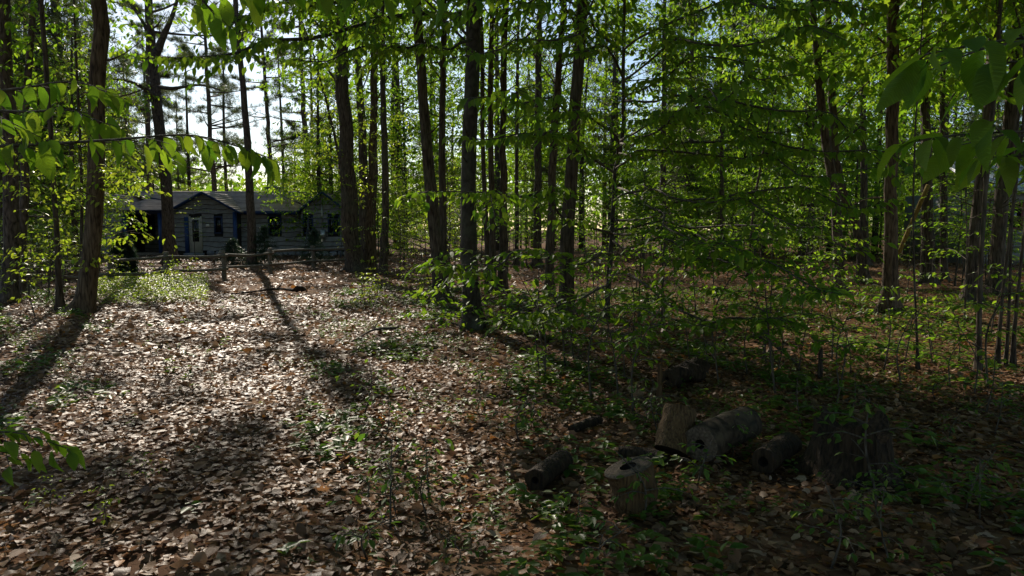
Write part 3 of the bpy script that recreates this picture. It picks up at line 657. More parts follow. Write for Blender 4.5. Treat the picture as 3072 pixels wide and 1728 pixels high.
near_branch('leafy branch in front of the furrowed trunk, above the long low branch', [[(-160, 290, 3.4), (60, 265, 3.4), (220, 245, 3.4), (340, 285, 3.4)], [(-100, 330, 3.1), (90, 335, 3.1), (200, 330, 3.1), (300, 365, 3.1)], [(-160, 300, 2.7), (-40, 330, 2.7), (40, 380, 2.7)]], .092, .2, seed=4, node=.05, lsp=.055, droop=1.1)
near_branch('big backlit leaves hanging from the top edge of the photo', [[(440, -110, 2.6), (560, -60, 2.6), (680, -45, 2.6), (800, -60, 2.6)], [(780, -90, 2.7), (960, -50, 2.7), (1140, -50, 2.7), (1330, -70, 2.7)], [(520, -90, 2.5), (590, -20, 2.5), (640, 40, 2.5)]], .098, .2, droop=1.5, seed=5, node=.05, lsp=.055)
near_branch('very large close leaves in the upper corner of the photo', [[(3330, 120, 1.4), (3130, 110, 1.4), (2950, 130, 1.4), (2790, 160, 1.42)], [(3330, 190, 1.5), (3150, 180, 1.5), (2980, 190, 1.5)]], .088, .14, droop=.6, seed=6, node=.03, lsp=.045, rad=.004)
near_branch('large close leaves on the branch just below the corner leaves', [[(3330, 400, 1.6), (3130, 395, 1.6), (2930, 400, 1.6), (2760, 420, 1.6)], [(3330, 500, 1.7), (3140, 470, 1.7), (2980, 470, 1.7)]], .085, .14, droop=.6, seed=8, node=.032, lsp=.045, rad=.004)
near_branch('low leafy sprig reaching in over the leaf litter at the photo edge', [[(-260, 1330, 3.3), (-80, 1300, 3.3), (60, 1300, 3.3), (200, 1345, 3.35)], [(-200, 1380, 3.2), (-60, 1350, 3.2), (60, 1380, 3.2)]], .11, .16, droop=.35, seed=9, node=.05, lsp=.055)

# ------------------------------------------------------------------ understory saplings
def sapling_meshes(seed, h, tiers, reach, ls, m):
    r = np.random.default_rng(seed); Lv = Leaves(); tw = []; mb = MB()
    c = catmull([(0, 0, -.05), (r.normal(0, .05), r.normal(0, .05), h * .5), (r.normal(0, .12), r.normal(0, .12), h)], 14)
    mb.add(*tube(c, np.linspace(.006 + .005 * h, .003, 14), 6, .08, seed))
    for k in range(tiers):
        z = h * (.25 + .72 * (k + r.random()) / tiers); b = np.array([np.interp(z, c[:, 2], c[:, q]) for q in range(3)])
        a = k * 2.4 + r.normal(0, .4); L = reach * r.uniform(.6, 1.1) * (1.15 - .6 * z / h); d = np.array([math.cos(a), math.sin(a), 0])
        poly = [b, b + d * L * .5 + [0, 0, .16 * L], b + d * L + [0, 0, .12 * L]]
        mb.add(*tube(catmull(poly, 8), np.linspace(.004 + .002 * h, .002, 8), 4, 0, 1, cap=False))
        fan(poly, L * .4, Lv, tw, r, node=.1, lsp=.065, ls=ls, droop=.28, start=.2)
    mb.add(*sticks(np.array([t[0] for t in tw]), np.array([t[1] for t in tw]), .003, .001))
    V = np.concatenate(mb.V); st = make_mesh('stem', V, [np.concatenate(f) for f in mb.F.values()], M_TWIG)
    V, f = leaf_mesh(*Lv.get()); return st, make_mesh('foliage', V, f, m)
SAP = [sapling_meshes(20 + k, h, t, rc, .095, M_LEAF) for k, (h, t, rc) in enumerate([(.7, 4, .45), (1.1, 6, .6), (1.7, 8, .8), (2.6, 12, 1.0), (3.6, 16, 1.25)])]
SAPY = [sapling_meshes(40 + k, h, t, rc, .085, M_YEL) for k, (h, t, rc) in enumerate([(.9, 6, .55), (1.6, 9, .7), (2.6, 13, .9), (4.0, 18, 1.2)])]
SAPD = [sapling_meshes(60 + k, h, t, rc, .065, M_SEED) for k, (h, t, rc) in enumerate([(.28, 4, .24), (.42, 5, .32), (.6, 6, .45)])]
def put_sapling(kind, x, y, sc_, rot, label, group, name='sapling'):
    root = empty(name, (x, y, float(gz(x, y))), label, 'sapling', group); root.rotation_euler = (0, 0, rot); root.scale = (sc_,) * 3
    for nm, me in zip(('stem', 'foliage'), kind):
        o = link(nm, me, root)
        if nm == 'foliage': o['kind'] = 'stuff'
    return root
NTH = 'first second third fourth fifth sixth seventh eighth ninth tenth eleventh twelfth thirteenth fourteenth fifteenth sixteenth seventeenth eighteenth nineteenth twentieth'.split()
MARKS = [(120, 'the edge pines'), (235, 'the thin upright trunk'), (420, 'the furrowed trunk'), (640, 'the forked pine'), (960, 'the cabin'), (1180, 'the trunk clump'), (1370, 'the meeting trunk pair'), (1560, 'the thickest beech'), (1780, 'the parallel leaning trunks'), (1900, 'the young beech'), (2080, 'the far straight trunk'), (2220, 'the veiled slim trunk'), (2360, 'the thin leaning stem'), (2610, 'the crossing trunks'), (2720, 'the sunlit-edged trunk'), (2870, 'the yellow pole'), (9999, 'the pale building')]
NEARMARKS = [(1330, 'beside the path'), (1560, 'left of the hollow dark log'), (1800, 'behind or beside the hollow dark log'), (1990, 'around the cut stump'), (2330, 'around the firewood logs'), (2740, 'around the big dark stump'), (9999, 'in the dark corner beyond the big stump')]
def name_in_order(items, text, marks=MARKS):
    """items: (px, object); the label says by which landmark each stands and its turn there"""
    bins = {}
    for px, o in items: bins.setdefault(next(m for lim, m in marks if px < lim), []).append((px, o))
    for m, b in bins.items():
        b.sort(key=lambda t: t[0])
        for k, (px, o) in enumerate(b):
            o['label'] = text.format(m) + ('' if len(b) == 1 else ', ' + NTH[min(k, 19)] + ' from the left')
r = np.random.default_rng(8)
def scatter(n, pxr, pyr, kinds, label, group, smin=.8, smax=1.2, avoid=True):
    k = 0; tries = 0; made = []
    while k < n and tries < 2000:
        tries += 1
        qx = r.uniform(*pxr); p = at_ground(qx, r.uniform(*pyr))
        if avoid and inside(PATH, p[:1], p[1:2])[0]: continue
        if p[1] < 3.2: continue
        if p[1] < 24 and any(((p[0] - c[0] + .2) / (rad * .6)) ** 2 + ((p[1] - c[1] - .6) / (rad * 1.0 + .3)) ** 2 < 1 for c, rad in FLECKS): continue
        if kinds is SAPD and -.1 < p[0] < 3 and 3.3 < p[1] < 5.6 and tries % 6: continue
        made.append((qx, put_sapling(kinds[r.integers(0, len(kinds))], p[0], p[1], r.uniform(smin, smax), r.uniform(0, 6.28), None, group))); k += 1
    name_in_order(made, label, NEARMARKS if kinds is SAPD else MARKS)
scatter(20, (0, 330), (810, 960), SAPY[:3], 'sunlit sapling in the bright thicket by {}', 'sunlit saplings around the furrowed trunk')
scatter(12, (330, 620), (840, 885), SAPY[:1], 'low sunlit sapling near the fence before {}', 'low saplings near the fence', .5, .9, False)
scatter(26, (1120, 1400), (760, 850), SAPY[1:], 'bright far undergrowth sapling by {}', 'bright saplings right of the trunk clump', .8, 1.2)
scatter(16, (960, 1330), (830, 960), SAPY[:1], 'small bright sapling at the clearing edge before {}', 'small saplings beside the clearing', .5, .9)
scatter(105, (1300, 3072), (735, 830), SAP[2:], 'far shaded undergrowth sapling by {}', 'far undergrowth saplings', .9, 1.3)
scatter(14, (2860, 3072), (800, 880), SAP[2:], 'leafy sapling veiling {}', 'saplings before the pale building', .8, 1.2)
scatter(24, (1700, 3072), (850, 1000), SAP[1:4], 'middle-height shaded sapling by {}', 'middle undergrowth saplings', .7, 1.1)
scatter(44, (1600, 3060), (990, 1230), SAP[:2], 'low flat-tiered sapling before {}', 'low saplings behind the logs', .75, 1.15)
scatter(38, (1050, 3060), (1080, 1720), SAPD, 'small green seedling {}', 'seedlings in the shaded litter', .45, .85)
for k, (px, py, kind, s, lb) in enumerate([
    (1560, 1330, SAPD[1], .9, 'thin seedling just behind the hollow dark log'), (2090, 1440, SAPD[0], .9, 'small bright seedling in front of the tilted log'),
    (1930, 1560, SAPD[1], .9, 'leafy seedling growing at the foot of the bare cut stump'), (2640, 1480, SAPD[2], 1.0, 'broad-leaved seedling in front of the big dark stump'),
    (1290, 1500, SAPD[2], .7, 'tall thin seedling at the shaded edge of the path'), (1090, 1240, SAPD[2], .8, 'thin seedling beside the tip of the long trunk shadow'),
    (150, 1560, SAPY[0], .25, 'tiny bright seedling alone in the lower part of the clearing'), (330, 1600, SAPY[0], .28, 'tiny sunlit seedling near the lower edge of the clearing'), (440, 1480, SAPY[0], .24, 'tiny bright seedling in the middle of the lower clearing')]):
    p = at_ground(px, py); put_sapling(kind, p[0], p[1], s, k * 1.7, lb, None, 'seedling')

# ------------------------------------------------------------------ ground cover and leaf litter
def litter(n, y0, y1, size, T, hidepth=0):
    r = np.random.default_rng(int(y0 * 10) + 3)
    y = np.sqrt(r.uniform(y0 ** 2, y1 ** 2, n)); x = r.uniform(-1, 1, n) * (y * .74 + 1.6)
    P = np.column_stack([x, y, gz(x, y) + np.abs(r.normal(0, .010, n)) + .006])
    a = r.uniform(0, 6.283, n); tilt = np.abs(r.normal(0, .22, n)) + (r.random(n) < .10) * r.uniform(.2, .9, n); ta = r.uniform(0, 6.283, n)
    N = np.column_stack([np.sin(tilt) * np.cos(ta), np.sin(tilt) * np.sin(ta), np.cos(tilt)])
    U = np.column_stack([np.cos(a), np.sin(a), np.zeros(n)]); W = nrm(np.cross(N, U)); U = np.cross(W, N)
    keep = (np.sin(x * 1.7 + 2) * np.sin(y * 1.3) + .7 * np.sin(x * 3.9 - y * 2.6) + r.normal(0, .45, n)) > -1.45
    S = np.minimum(size * np.exp(r.normal(-.25, .45, n)), size * 1.75); P[:, 2] += S * np.sin(tilt) * .25
    return tuple(v[keep] for v in (P, U, W, N, S))
nearL = litter(62000, 1.6, 8.5, .058, DRY); midL = litter(56000, 8.5, 17, .078, DRY); farL = litter(44000, 17, 38, .115, DRY)
P, U, W, N, S = nearL
key = np.where(in_view(P, -.02), np.linalg.norm(P - [0, 0, 1.6], axis=1) / S, 1e9); order = np.argsort(key); ind = order[:300]; rest = order[300:]
DRY_ME = [make_mesh('fallen_leaf', v, f, M_LITTER, smooth=True) for v, f in DRY]
leaf_objects(ground, P[ind], U[ind], W[ind], N[ind], S[ind], DRY_ME, 'fallen_leaf')
mb = MB(); pick = np.arange(len(rest)) % 5
for k in range(5):
    a = rest[pick == k]; mb.add(*leaf_mesh(P[a], U[a], W[a], N[a], S[a], *DRY[k]))
P, U, W, N, S = midL
Tm = [np.array([(-.5, 0, -.06), (-.2, .3, .05), (.2, .26, .1), (.5, 0, .0), (.2, -.28, .06), (-.2, -.26, .1)]), np.array([(-.5, 0, .1), (-.2, .28, .0), (.2, .3, -.03), (.5, 0, .14), (.2, -.22, .1), (-.2, -.3, .02)])]
for k in range(2):
    mb.add(*leaf_mesh(P[k::2], U[k::2], W[k::2], N[k::2], S[k::2], Tm[k], FLO))
P, U, W, N, S = farL; mb.add(*leaf_mesh(P, U, W, N, S, Tm[0], FLO))
tag(mb.obj('leaf_litter', M_LITTER), 'brown dry leaf litter covering the forest floor', 'leaf litter', kind='stuff')
# twigs lying in the litter
r = np.random.default_rng(31); n = 900
y = np.sqrt(r.uniform(2 ** 2, 14 ** 2, n)); x = r.uniform(-1, 1, n) * (y * .72 + 1); a = r.uniform(0, 6.28, n); L = r.uniform(.06, .35, n)
A = np.column_stack([x, y, gz(x, y) + .02]); B = A + np.column_stack([np.cos(a) * L, np.sin(a) * L, r.normal(0, .012, n)])
mb = MB(); mb.add(*sticks(A, B, .004, .002)); n = 7000; y = np.sqrt(r.uniform(1.8 ** 2, 10 ** 2, n)); x = r.uniform(-1, 1, n) * (y * .72 + 1); a = r.uniform(0, 6.28, n); L = r.uniform(.04, .12, n)
A = np.column_stack([x, y, gz(x, y) + r.uniform(.004, .02, n)]); mb.add(*sticks(A, A + np.column_stack([np.cos(a) * L, np.sin(a) * L, r.normal(0, .006, n)]), .0016, .001)); tag(mb.obj('twig_litter', M_BARKW), 'thin dead twigs strewn over the leaf litter', 'twigs', kind='stuff')
# low green ground cover, thick in the shade and thin on the path
n = 24000; y = np.sqrt(r.uniform(2 ** 2, 18 ** 2, n)); x = r.uniform(-1, 1, n) * (y * .72 + 1)
k = (np.sin(x * 2.1 + 1) * np.cos(y * 1.7) + .8 * np.sin(x * 4.3 + y * 3.7) + r.normal(0, .35, n) > .1 - .25 * (x > 0)); k &= ~inside(PATH, x, y) | (r.random(n) < .07); x, y = x[k], y[k]; n = len(x)
Lv = Leaves(); A = np.column_stack([x, y, gz(x, y)]); hgt = r.uniform(.03, .14, n); tp = A + np.column_stack([r.normal(0, .02, n), r.normal(0, .02, n), hgt])
for q in range(6):
    a = q * 2.4 + r.uniform(0, 6.28, n); U = np.column_stack([np.cos(a), np.sin(a), r.uniform(-.2, .25, n)])
    Lv.add(tp - np.column_stack([0 * x, 0 * x, hgt * .12 * q]), U, np.array([0, 0, 1.0]) + r.normal(0, .25, (n, 3)), (.022 + .06 * r.random(n) ** 1.5) * (.7 + .6 * (np.sin(3 * x) > 0)))
V, f = leaf_mesh(*Lv.get()); mb = MB(); mb.add(V, f)
tag(mb.obj('ground_cover', M_SEED), 'low green plants growing through the leaf litter', 'ground cover', kind='stuff')
# sunlit grassy herbs by the furrowed trunk and far edge
n = 2600; px = r.uniform(250, 620, n); py = r.uniform(838, 915, n); G = np.array([at_ground(a, b) for a, b in zip(px, py)]); k = r.random(n) < np.clip((940 - py) / 90, 0, 1); G = G[k]; n = len(G)
G[:, 2] = gz(G[:, 0], G[:, 1]); Lv = Leaves()
for q in range(5):
    a = r.uniform(0, 6.28, n); Lv.add(G + np.column_stack([r.normal(0, .05, n), r.normal(0, .05, n), r.uniform(.02, .25, n)]), np.column_stack([np.cos(a), np.sin(a), r.uniform(-.2, .5, n)]), np.array([0, 0, 1.0]) + r.normal(0, .3, (n, 3)), r.uniform(.04, .09, n))
V, f = leaf_mesh(*Lv.get()); mb = MB(); mb.add(V, f)
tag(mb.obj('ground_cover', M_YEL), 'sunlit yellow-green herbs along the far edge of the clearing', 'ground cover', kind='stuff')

# ------------------------------------------------------------------ logs and stumps
def log(name, label, a, b, ra, rb, bark, end=M_WOODEND, hole=0.0, hollow_dark=True, ns=28, rough=.05, seed=1, cat='log'):
    """a sawn round: bark or bare side, two end faces, a decayed heart"""
    a = np.asarray(a, float); b = np.asarray(b, float); root = empty(name, (a[0], a[1], min(a[2], b[2])), label, cat); loc = np.array(root.location)
    n = 12; c = np.linspace(0, 1, n)[:, None]; P = a + (b - a) * c + np.sin(c * 3) * .01
    V, f = tube(P, np.linspace(ra, rb, n), ns, rough, seed, cap=False, fine=.012)
    side = MB(); side.add(V, f); side.obj('side', bark, root, loc, True)
    T = nrm(b - a)
    for q, (e, ring, sgn) in enumerate(((a, V[:ns], -1), (b, V[-ns:], 1))):
        rings = [ring]; r2 = np.random.default_rng(seed + q)
        for k in (.85, .6, max(hole, .02) * 1.15):
            rings.append(e + (ring - e) * k + T * sgn * r2.uniform(-.006, .006))
        W_ = np.vstack(rings); fc = []
        for g in range(3):
            j = np.arange(ns); fc.append(np.stack([g * ns + j, g * ns + (j + 1) % ns, (g + 1) * ns + (j + 1) % ns, (g + 1) * ns + j], 1))
        m = MB(); m.add(W_, fc); m.obj('end_face', end, root, loc)
        if hole:
            j = np.arange(ns); wob = 1 + .1 * np.sin(3 * np.linspace(0, 6.28, ns) + seed)
            o = e + (ring - e) * (hole * 1.15); inn = e + (ring - e) * (hole * .8) * wob[:, None] - T * sgn * .06; cen = e - T * sgn * .09
            m = MB(); m.add(np.vstack([o, inn, cen]), [np.stack([j, (j + 1) % ns, ns + (j + 1) % ns, ns + j], 1), np.stack([ns + j, ns + (j + 1) % ns, np.full(ns, 2 * ns)], 1)])
            m.obj('heart_hole', M_HOLE, root, loc)
    return root
g = at_ground(1884, 1525); d = g[1]
log('cut_stump', 'bare upright cut stump with a hollow rotten heart in the shade', (g[0] + .045, d, -.03), at_depth(1884, 1402, d + .02), .122, .136, M_WOOD, M_WOODEND, .3, seed=3, cat='stump')
g = at_ground(2010, 1375); d = g[1]
log('firewood_log', 'bare pale log standing tilted against the lying log', (g[0], d + .0, .05), at_depth(2040, 1222, d + .12), .12, .11, M_WOOD, M_ROT, 0, seed=4)
a = at_depth(2100, 1325, d - .12); b = at_depth(2240, 1278, d + .42)
log('firewood_log', 'lying log with a dark round hole in its cut end', (a[0], a[1], .135), (b[0], b[1], .13),   .125, .12, M_LOG, M_WOODEND, .24, seed=5)
a = at_depth(1605, 1420, at_ground(1605, 1465)[1]); b = at_depth(1690, 1385, at_ground(1690, 1420)[1] + .1)
log('firewood_log', 'small dark hollow log lying left of the cut stump', (a[0], a[1], .05), (b[0], b[1], .055), .07, .065, M_ROT, M_ROT, .28, seed=6)
a = at_depth(2290, 1370, at_ground(2290, 1412)[1]); b = at_depth(2370, 1330, at_ground(2370, 1375)[1] + .15)
log('firewood_log', 'dark hollow-ended log lying between the holed log and the big stump', (a[0], a[1], .06), (b[0], b[1], .06), .085, .08, M_ROT, M_ROT, .35, seed=7)
a = at_ground(1715, 1302); b = at_ground(1800, 1285)
log('firewood_log', 'short thin grey log half sunk in the litter behind the cut stump', (a[0], a[1], .03), (b[0], b[1] + .1, .035), .035, .04, M_ROT, M_ROT, 0, seed=8)
a = at_ground(1860, 1372); b = at_ground(1990, 1395)
log('firewood_log', 'flat dark piece of wood under the foot of the tilted log', (a[0], a[1], .03), (b[0], b[1], .03), .05, .055, M_ROT, M_ROT, 0, seed=18)
# big decayed stump
g = at_ground(2575, 1425); d = g[1] + .1; r0 = 118 * d / F
root = empty('old_stump', (g[0], d, 0), 'big dark decayed stump with roots beside the firewood logs', 'stump'); ns, nr = 40, 12
an = np.linspace(0, 6.2832, ns, endpoint=False); r = np.random.default_rng(9); rows = []
for k in range(nr):
    t = k / (nr - 1); z = -.04 + t * .34 + t * t * .06 * np.sin(3 * an + 1) + .03 * t * np.sin(7 * an)
    rad = r0 * (1.0 - .13 * t + .35 * (1 - t) ** 4 * (1 + .8 * np.sin(5 * an + .7))) * (1 + .05 * np.sin(9 * an + 2) + .03 * np.sin(17 * an)) * (1 + r.normal(0, .015, ns))
    rows.append(np.column_stack([g[0] + rad * np.cos(an), d + rad * np.sin(an), z]))
V = np.vstack(rows); fc = [np.stack([k * ns + np.arange(ns), k * ns + (np.arange(ns) + 1) % ns, (k + 1) * ns + (np.arange(ns) + 1) % ns, (k + 1) * ns + np.arange(ns)], 1) for k in range(nr - 1)]
mb = MB(); mb.add(V, fc); mb.obj('side', M_ROT, root, np.array(root.location), True)
ring = rows[-1]; ctr = ring.mean(0); inn = ctr + (ring - ctr) * .6 + [0, 0, -.03]; inn[:, 2] += r.normal(0, .02, ns); inn2 = ctr + (ring - ctr) * .2 + [0, 0, -.10]
j = np.arange(ns); mb = MB(); mb.add(np.vstack([ring, inn, inn2, ctr - [0, 0, .12]]), [np.stack([q * ns + j, q * ns + (j + 1) % ns, (q + 1) * ns + (j + 1) % ns, (q + 1) * ns + j], 1) for q in (0, 1)] + [np.stack([2 * ns + j, 2 * ns + (j + 1) % ns, np.full(ns, 3 * ns)], 1)])
mb.obj('top', M_ROT, root, np.array(root.location))
# low rotten stump further back
a = at_ground(2000, 1160); b = at_ground(2115, 1150)
log('rotten_log', 'low black rotten log in the dark hollow behind the tilted log', (a[0], a[1], .08), (b[0], b[1] + .2, .1), .09, .11, M_ROT, M_ROT, .2, rough=.22, seed=12)
# stub posts
def stub(name, label, px, py0, py1, wpx, m, lean=0):
    g = at_ground(px, py0); t = at_depth(px + lean, py1, g[1]); rr = wpx / 2 * g[1] / F
    root = empty(name, g, label, 'snag'); mb = MB(); c = catmull([g - [0, 0, .05], (g + t) / 2, t], 10); V, f = tube(c, np.linspace(rr, rr * .8, 10), 12, .15, 4, fine=.03)
    V[-14:-2, 2] += np.random.default_rng(4).uniform(-.03, .05, 12)
    mb.add(V, f); mb.obj('stem', m, root, g, True)
    m2 = MB(); m2.add(*tube(catmull([c[5], c[5] + [.03, -.02, .04], c[5] + [.05, -.04, .06]], 4), np.linspace(rr * .35, rr * .2, 4), 6, 0, 1)); m2.obj('branch_stub', m, root, g)
stub('broken_snag', 'short broken stem standing just behind the tilted log', 1976, 1235, 1100, 17, M_WOOD, 4)
stub('broken_snag', 'short dark broken stub standing above the big stump', 2460, 1130, 1056, 15, M_BARK, 2)
# leaning yellow pole
a = at_depth(2688, 780, 17.5); b = at_depth(2785, 555, 16.8); a2 = at_depth(2660, 845, 17.8); b2 = at_depth(2830, 440, 16.4)
root = empty('leaning_pole', (a2[0], a2[1], 0), 'yellow pole leaning diagonally between dark trunks', 'pole'); mb = MB(); mb.add(*tube(catmull([(a2[0], a2[1], 0), a, b], 14), .048, 10, .04, 1)); mb.obj('sleeve', M_YPOLE, root, np.array(root.location), True)
mb = MB(); mb.add(*tube(catmull([b, b2, at_depth(2990, 60, 15.5)], 8), .008, 6, 0, 1)); mb.obj('wire', M_STEEL, root, np.array(root.location), True)
# fallen branch across the clearing
P = [at_ground(692, 886), at_ground(760, 884), at_ground(830, 878), at_ground(885, 884)]
for p, z in zip(P, (.03, .07, .09, .10)): p[2] = z
root = empty('fallen_branch', P[0], 'dark fallen branch lying across the far end of the clearing', 'branch'); loc = P[0]
mb = MB(); mb.add(*tube(catmull(P, 22), np.linspace(.014, .032, 22), 9, .15, 5, fine=.03)); mb.obj('limb', M_ROT, root, loc, True)
q = P[-1]; mb = MB(); mb.add(*tube(catmull([q - [.08, 0, 0], q + [.12, 0, .04], q + [.26, .05, .0]], 9), [.03, .04, .055, .065, .05, .06, .045, .035, .015], 12, .3, 6, fine=.12)); mb.obj('root_knot', M_ROT, root, loc, True)
mb = MB(); mb.add(*tube(catmull([P[2], P[2] + [.1, .05, .1], P[2] + [.15, .1, .24]], 6), np.linspace(.018, .006, 6), 6, .1, 5)); mb.obj('twig', M_ROT, root, loc, True)
for k, (p0, p1, p2, lb) in enumerate([((1060, 1030), (1120, 1000), (1190, 990), 'thin dead branch lying in the dappled light right of the clearing'), ((2260, 1000), (2330, 1040), (2395, 1095), 'dead bare stem slanting down above the big stump')]):
    pts = [at_ground(*p) for p in (p0, p1, p2)]; hh = [(.03, .05, .03), (.42, .24, .02)][k]
    if k: pts = [at_depth(*p, pts[2][1]) for p in (p0, p1, p2)]
    else:
        for p, z in zip(pts, hh): p[2] = z
    root = empty('dead_branch', pts[0] if not k else pts[2], lb, 'branch'); loc = np.array(root.location); mb = MB(); mb.add(*tube(catmull(pts, 14), np.linspace(.014, .022, 14), 8, .1, k)); mb.obj('limb', M_TWIG, root, loc, True)
    mb = MB(); mb.add(*tube(catmull([pts[1], pts[1] + [.06, .02, .1], pts[1] + [.1, .05, .22]], 6), np.linspace(.008, .003, 6), 6, .1, 5)); mb.obj('twig', M_TWIG, root, loc, True)

# ------------------------------------------------------------------ rail fence
FP = [(185, 868, 800), (330, 860, 793), (500, 846, 782), (672, 834, 753), (812, 822, 752), (940, 806, 742), (1040, 798, 737)]
root = empty('rail_fence', at_ground(500, 846), 'weathered round-rail fence in front of the cabin', 'fence'); loc = np.array(root.location); tops = []; r = np.random.default_rng(2)
for (px, py, pt) in FP:
    g = at_ground(px, py); h = .86 + r.normal(0, .02); tops.append(g); mb = MB()
    V, f = tube(catmull([g - [0, 0, .1], g + [r.normal(0, .02), 0, h * .5], g + [r.normal(0, .03), 0, h]], 10), .068, 9, .12, int(px), fine=.03); mb.add(V, f)
    mb.obj('post', M_RAIL, root, loc, True)
for k in range(len(tops) - 1):
    for z in (.70, .30):
        a = tops[k] + [-.12, -.02 if k % 2 else .02, z + r.normal(0, .025)]; b = tops[k + 1] + [.12, -.02 if k % 2 else .02, z + r.normal(0, .025)]
        mb = MB(); mb.add(*tube(catmull([a, (a + b) / 2 + [0, r.normal(0, .03), -.03 + r.normal(0, .02)], b], 14), np.linspace(.046, .036, 14) if k % 2 else np.linspace(.036, .045, 14), 8, .1, k, fine=.02)); mb.obj('rail', M_RAIL, root, loc, True)

# ------------------------------------------------------------------ cabin
YB = 37.4                                       # front of the gabled bay
def hx(px, Y=YB): return (px - 1536) / F * Y * (cp * cp + sp_ * sp_)
EAVE = 2.32; XA, XB = hx(525), hx(714); XR = hx(1040, 37.4) - .05; XL = hx(372); XLL = hx(228)
YM = 38.0; YBACK = 45.2; YR = (YM + YBACK) / 2; RIDGE = 3.42
house = empty('cabin', (hx(640), YM, 0), 'low grey cabin with wavy plank siding and blue trim behind the rail fence', 'house'); HL = np.array(house.location)
wave_no = [0]
def planks(wall, x0f, x1f, y, z0, z1, holes=(), step=.235, axis=0, inner=1):
    """live-edge boards: each its own mesh with a wavy dark lower edge. x0f/x1f give the wall's sides at a height."""
    z = z0; outn = inner
    while z < z1 - .05:
        zt = min(z + step, z1); cuts = [(x0f(z), x1f(z), x0f(zt), x1f(zt))]
        spans = []
        a0, a1 = x0f(zt - 1e-3), x1f(zt - 1e-3); b0, b1 = x0f(z), x1f(z)
        blk = [(h0, h1) for (h0, h1, hz0, hz1) in holes if hz0 < zt - .02 and hz1 > z + .02]
        xs = max(a0, b0) if a0 > b0 else b0; cur = None
        segs = [(b0, b1)]
        for h0, h1 in blk:
            ns_ = []
            for s0, s1 in segs:
                if h1 <= s0 or h0 >= s1: ns_.append((s0, s1)); continue
                if h0 - s0 > .05: ns_.append((s0, h0))
                if s1 - h1 > .05: ns_.append((h1, s1))
            segs = ns_
        for s0, s1 in segs:
            wave_no[0] += 1; r = np.random.default_rng(wave_no[0]); n = max(4, int((s1 - s0) / .16)); u = np.linspace(0, 1, n)
            xb = s0 + (s1 - s0) * u; t0 = max(s0, a0); t1 = min(s1, a1); xt = t0 + max(t1 - t0, .01) * u
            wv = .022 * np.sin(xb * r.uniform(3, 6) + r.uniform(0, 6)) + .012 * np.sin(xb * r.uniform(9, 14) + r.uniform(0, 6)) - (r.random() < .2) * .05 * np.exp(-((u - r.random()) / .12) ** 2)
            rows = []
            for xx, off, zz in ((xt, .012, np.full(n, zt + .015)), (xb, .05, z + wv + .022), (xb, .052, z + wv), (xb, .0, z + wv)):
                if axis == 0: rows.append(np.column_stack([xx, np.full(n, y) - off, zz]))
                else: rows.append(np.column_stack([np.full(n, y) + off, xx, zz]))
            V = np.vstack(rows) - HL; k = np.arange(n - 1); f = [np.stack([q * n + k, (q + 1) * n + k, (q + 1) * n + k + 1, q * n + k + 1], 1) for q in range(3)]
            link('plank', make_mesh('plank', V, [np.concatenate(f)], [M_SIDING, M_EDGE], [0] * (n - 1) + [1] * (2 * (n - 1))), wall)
        z = zt
def box(name, m, parent, *b):
    mb = MB(); mb.box(*b); return mb.obj(name, m, parent, HL)
def window(x0, x1, z0, z1, y, panes=2, axis=0):
    """frame, panes and mullion standing proud of the wall"""
    def bb(nm, m, p, a0, a1, o0, o1, c0, c1):
        return box(nm, m, p, a0, a1, y - o1, y - o0, c0, c1) if axis == 0 else box(nm, m, p, y + o0, y + o1, a0, a1, c0, c1)
    t = .075; fr = MB()
    for (a0, a1, c0, c1) in ((x0 - t, x0, z0 - t, z1 + t), (x1, x1 + t, z0 - t, z1 + t), (x0, x1, z1, z1 + t), (x0, x1, z0 - t, z0)):
        if axis == 0: fr.box(a0, a1, y - .075, y + .05, c0, c1)
        else: fr.box(y - .05, y + .075, a0, a1, c0, c1)
    wnd = fr.obj('window', M_NAVY, house, HL); st = (x1 - x0) / panes
    for k in range(panes):
        bb('pane', M_GLASS, wnd, x0 + k * st + .01, x0 + (k + 1) * st - .01, .01, .02, z0 + .005, z1 - .005)
        if k: bb('mullion', M_NAVY, wnd, x0 + k * st - .025, x0 + k * st + .025, .025, .07, z0, z1)
    return wnd
zb = .28
# walls (backing boxes) and boards
wall = box('wall', M_DARK, house, XB, XR, YM, YM + .1, 0, EAVE)
XC_ = hx(903); wF = (hx(812, YM), hx(843, YM), hx(0), 0)
wz = (1.22, 2.02)
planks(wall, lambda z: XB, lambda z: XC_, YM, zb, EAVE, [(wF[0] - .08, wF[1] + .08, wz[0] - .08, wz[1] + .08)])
window(wF[0], wF[1], *wz, YM)
wall = box('wall', M_DARK, house, XR - .1, XR, YM + .1, YBACK, 0, EAVE)
ga = lambda z: YM + .02 if z <= EAVE else YM + (z - EAVE) / (RIDGE - EAVE) * (YR - YM)
gb = lambda z: YBACK if z <= EAVE else YBACK - (z - EAVE) / (RIDGE - EAVE) * (YBACK - YR)
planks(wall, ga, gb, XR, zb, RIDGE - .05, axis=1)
mb = MB(); mb.add([(XR - .01, YM + .1, EAVE), (XR - .01, YBACK, EAVE), (XR - .01, YR, RIDGE - .02)], np.array([[0, 1, 2]])); mb.obj('gable_board', M_DARK, house, HL)
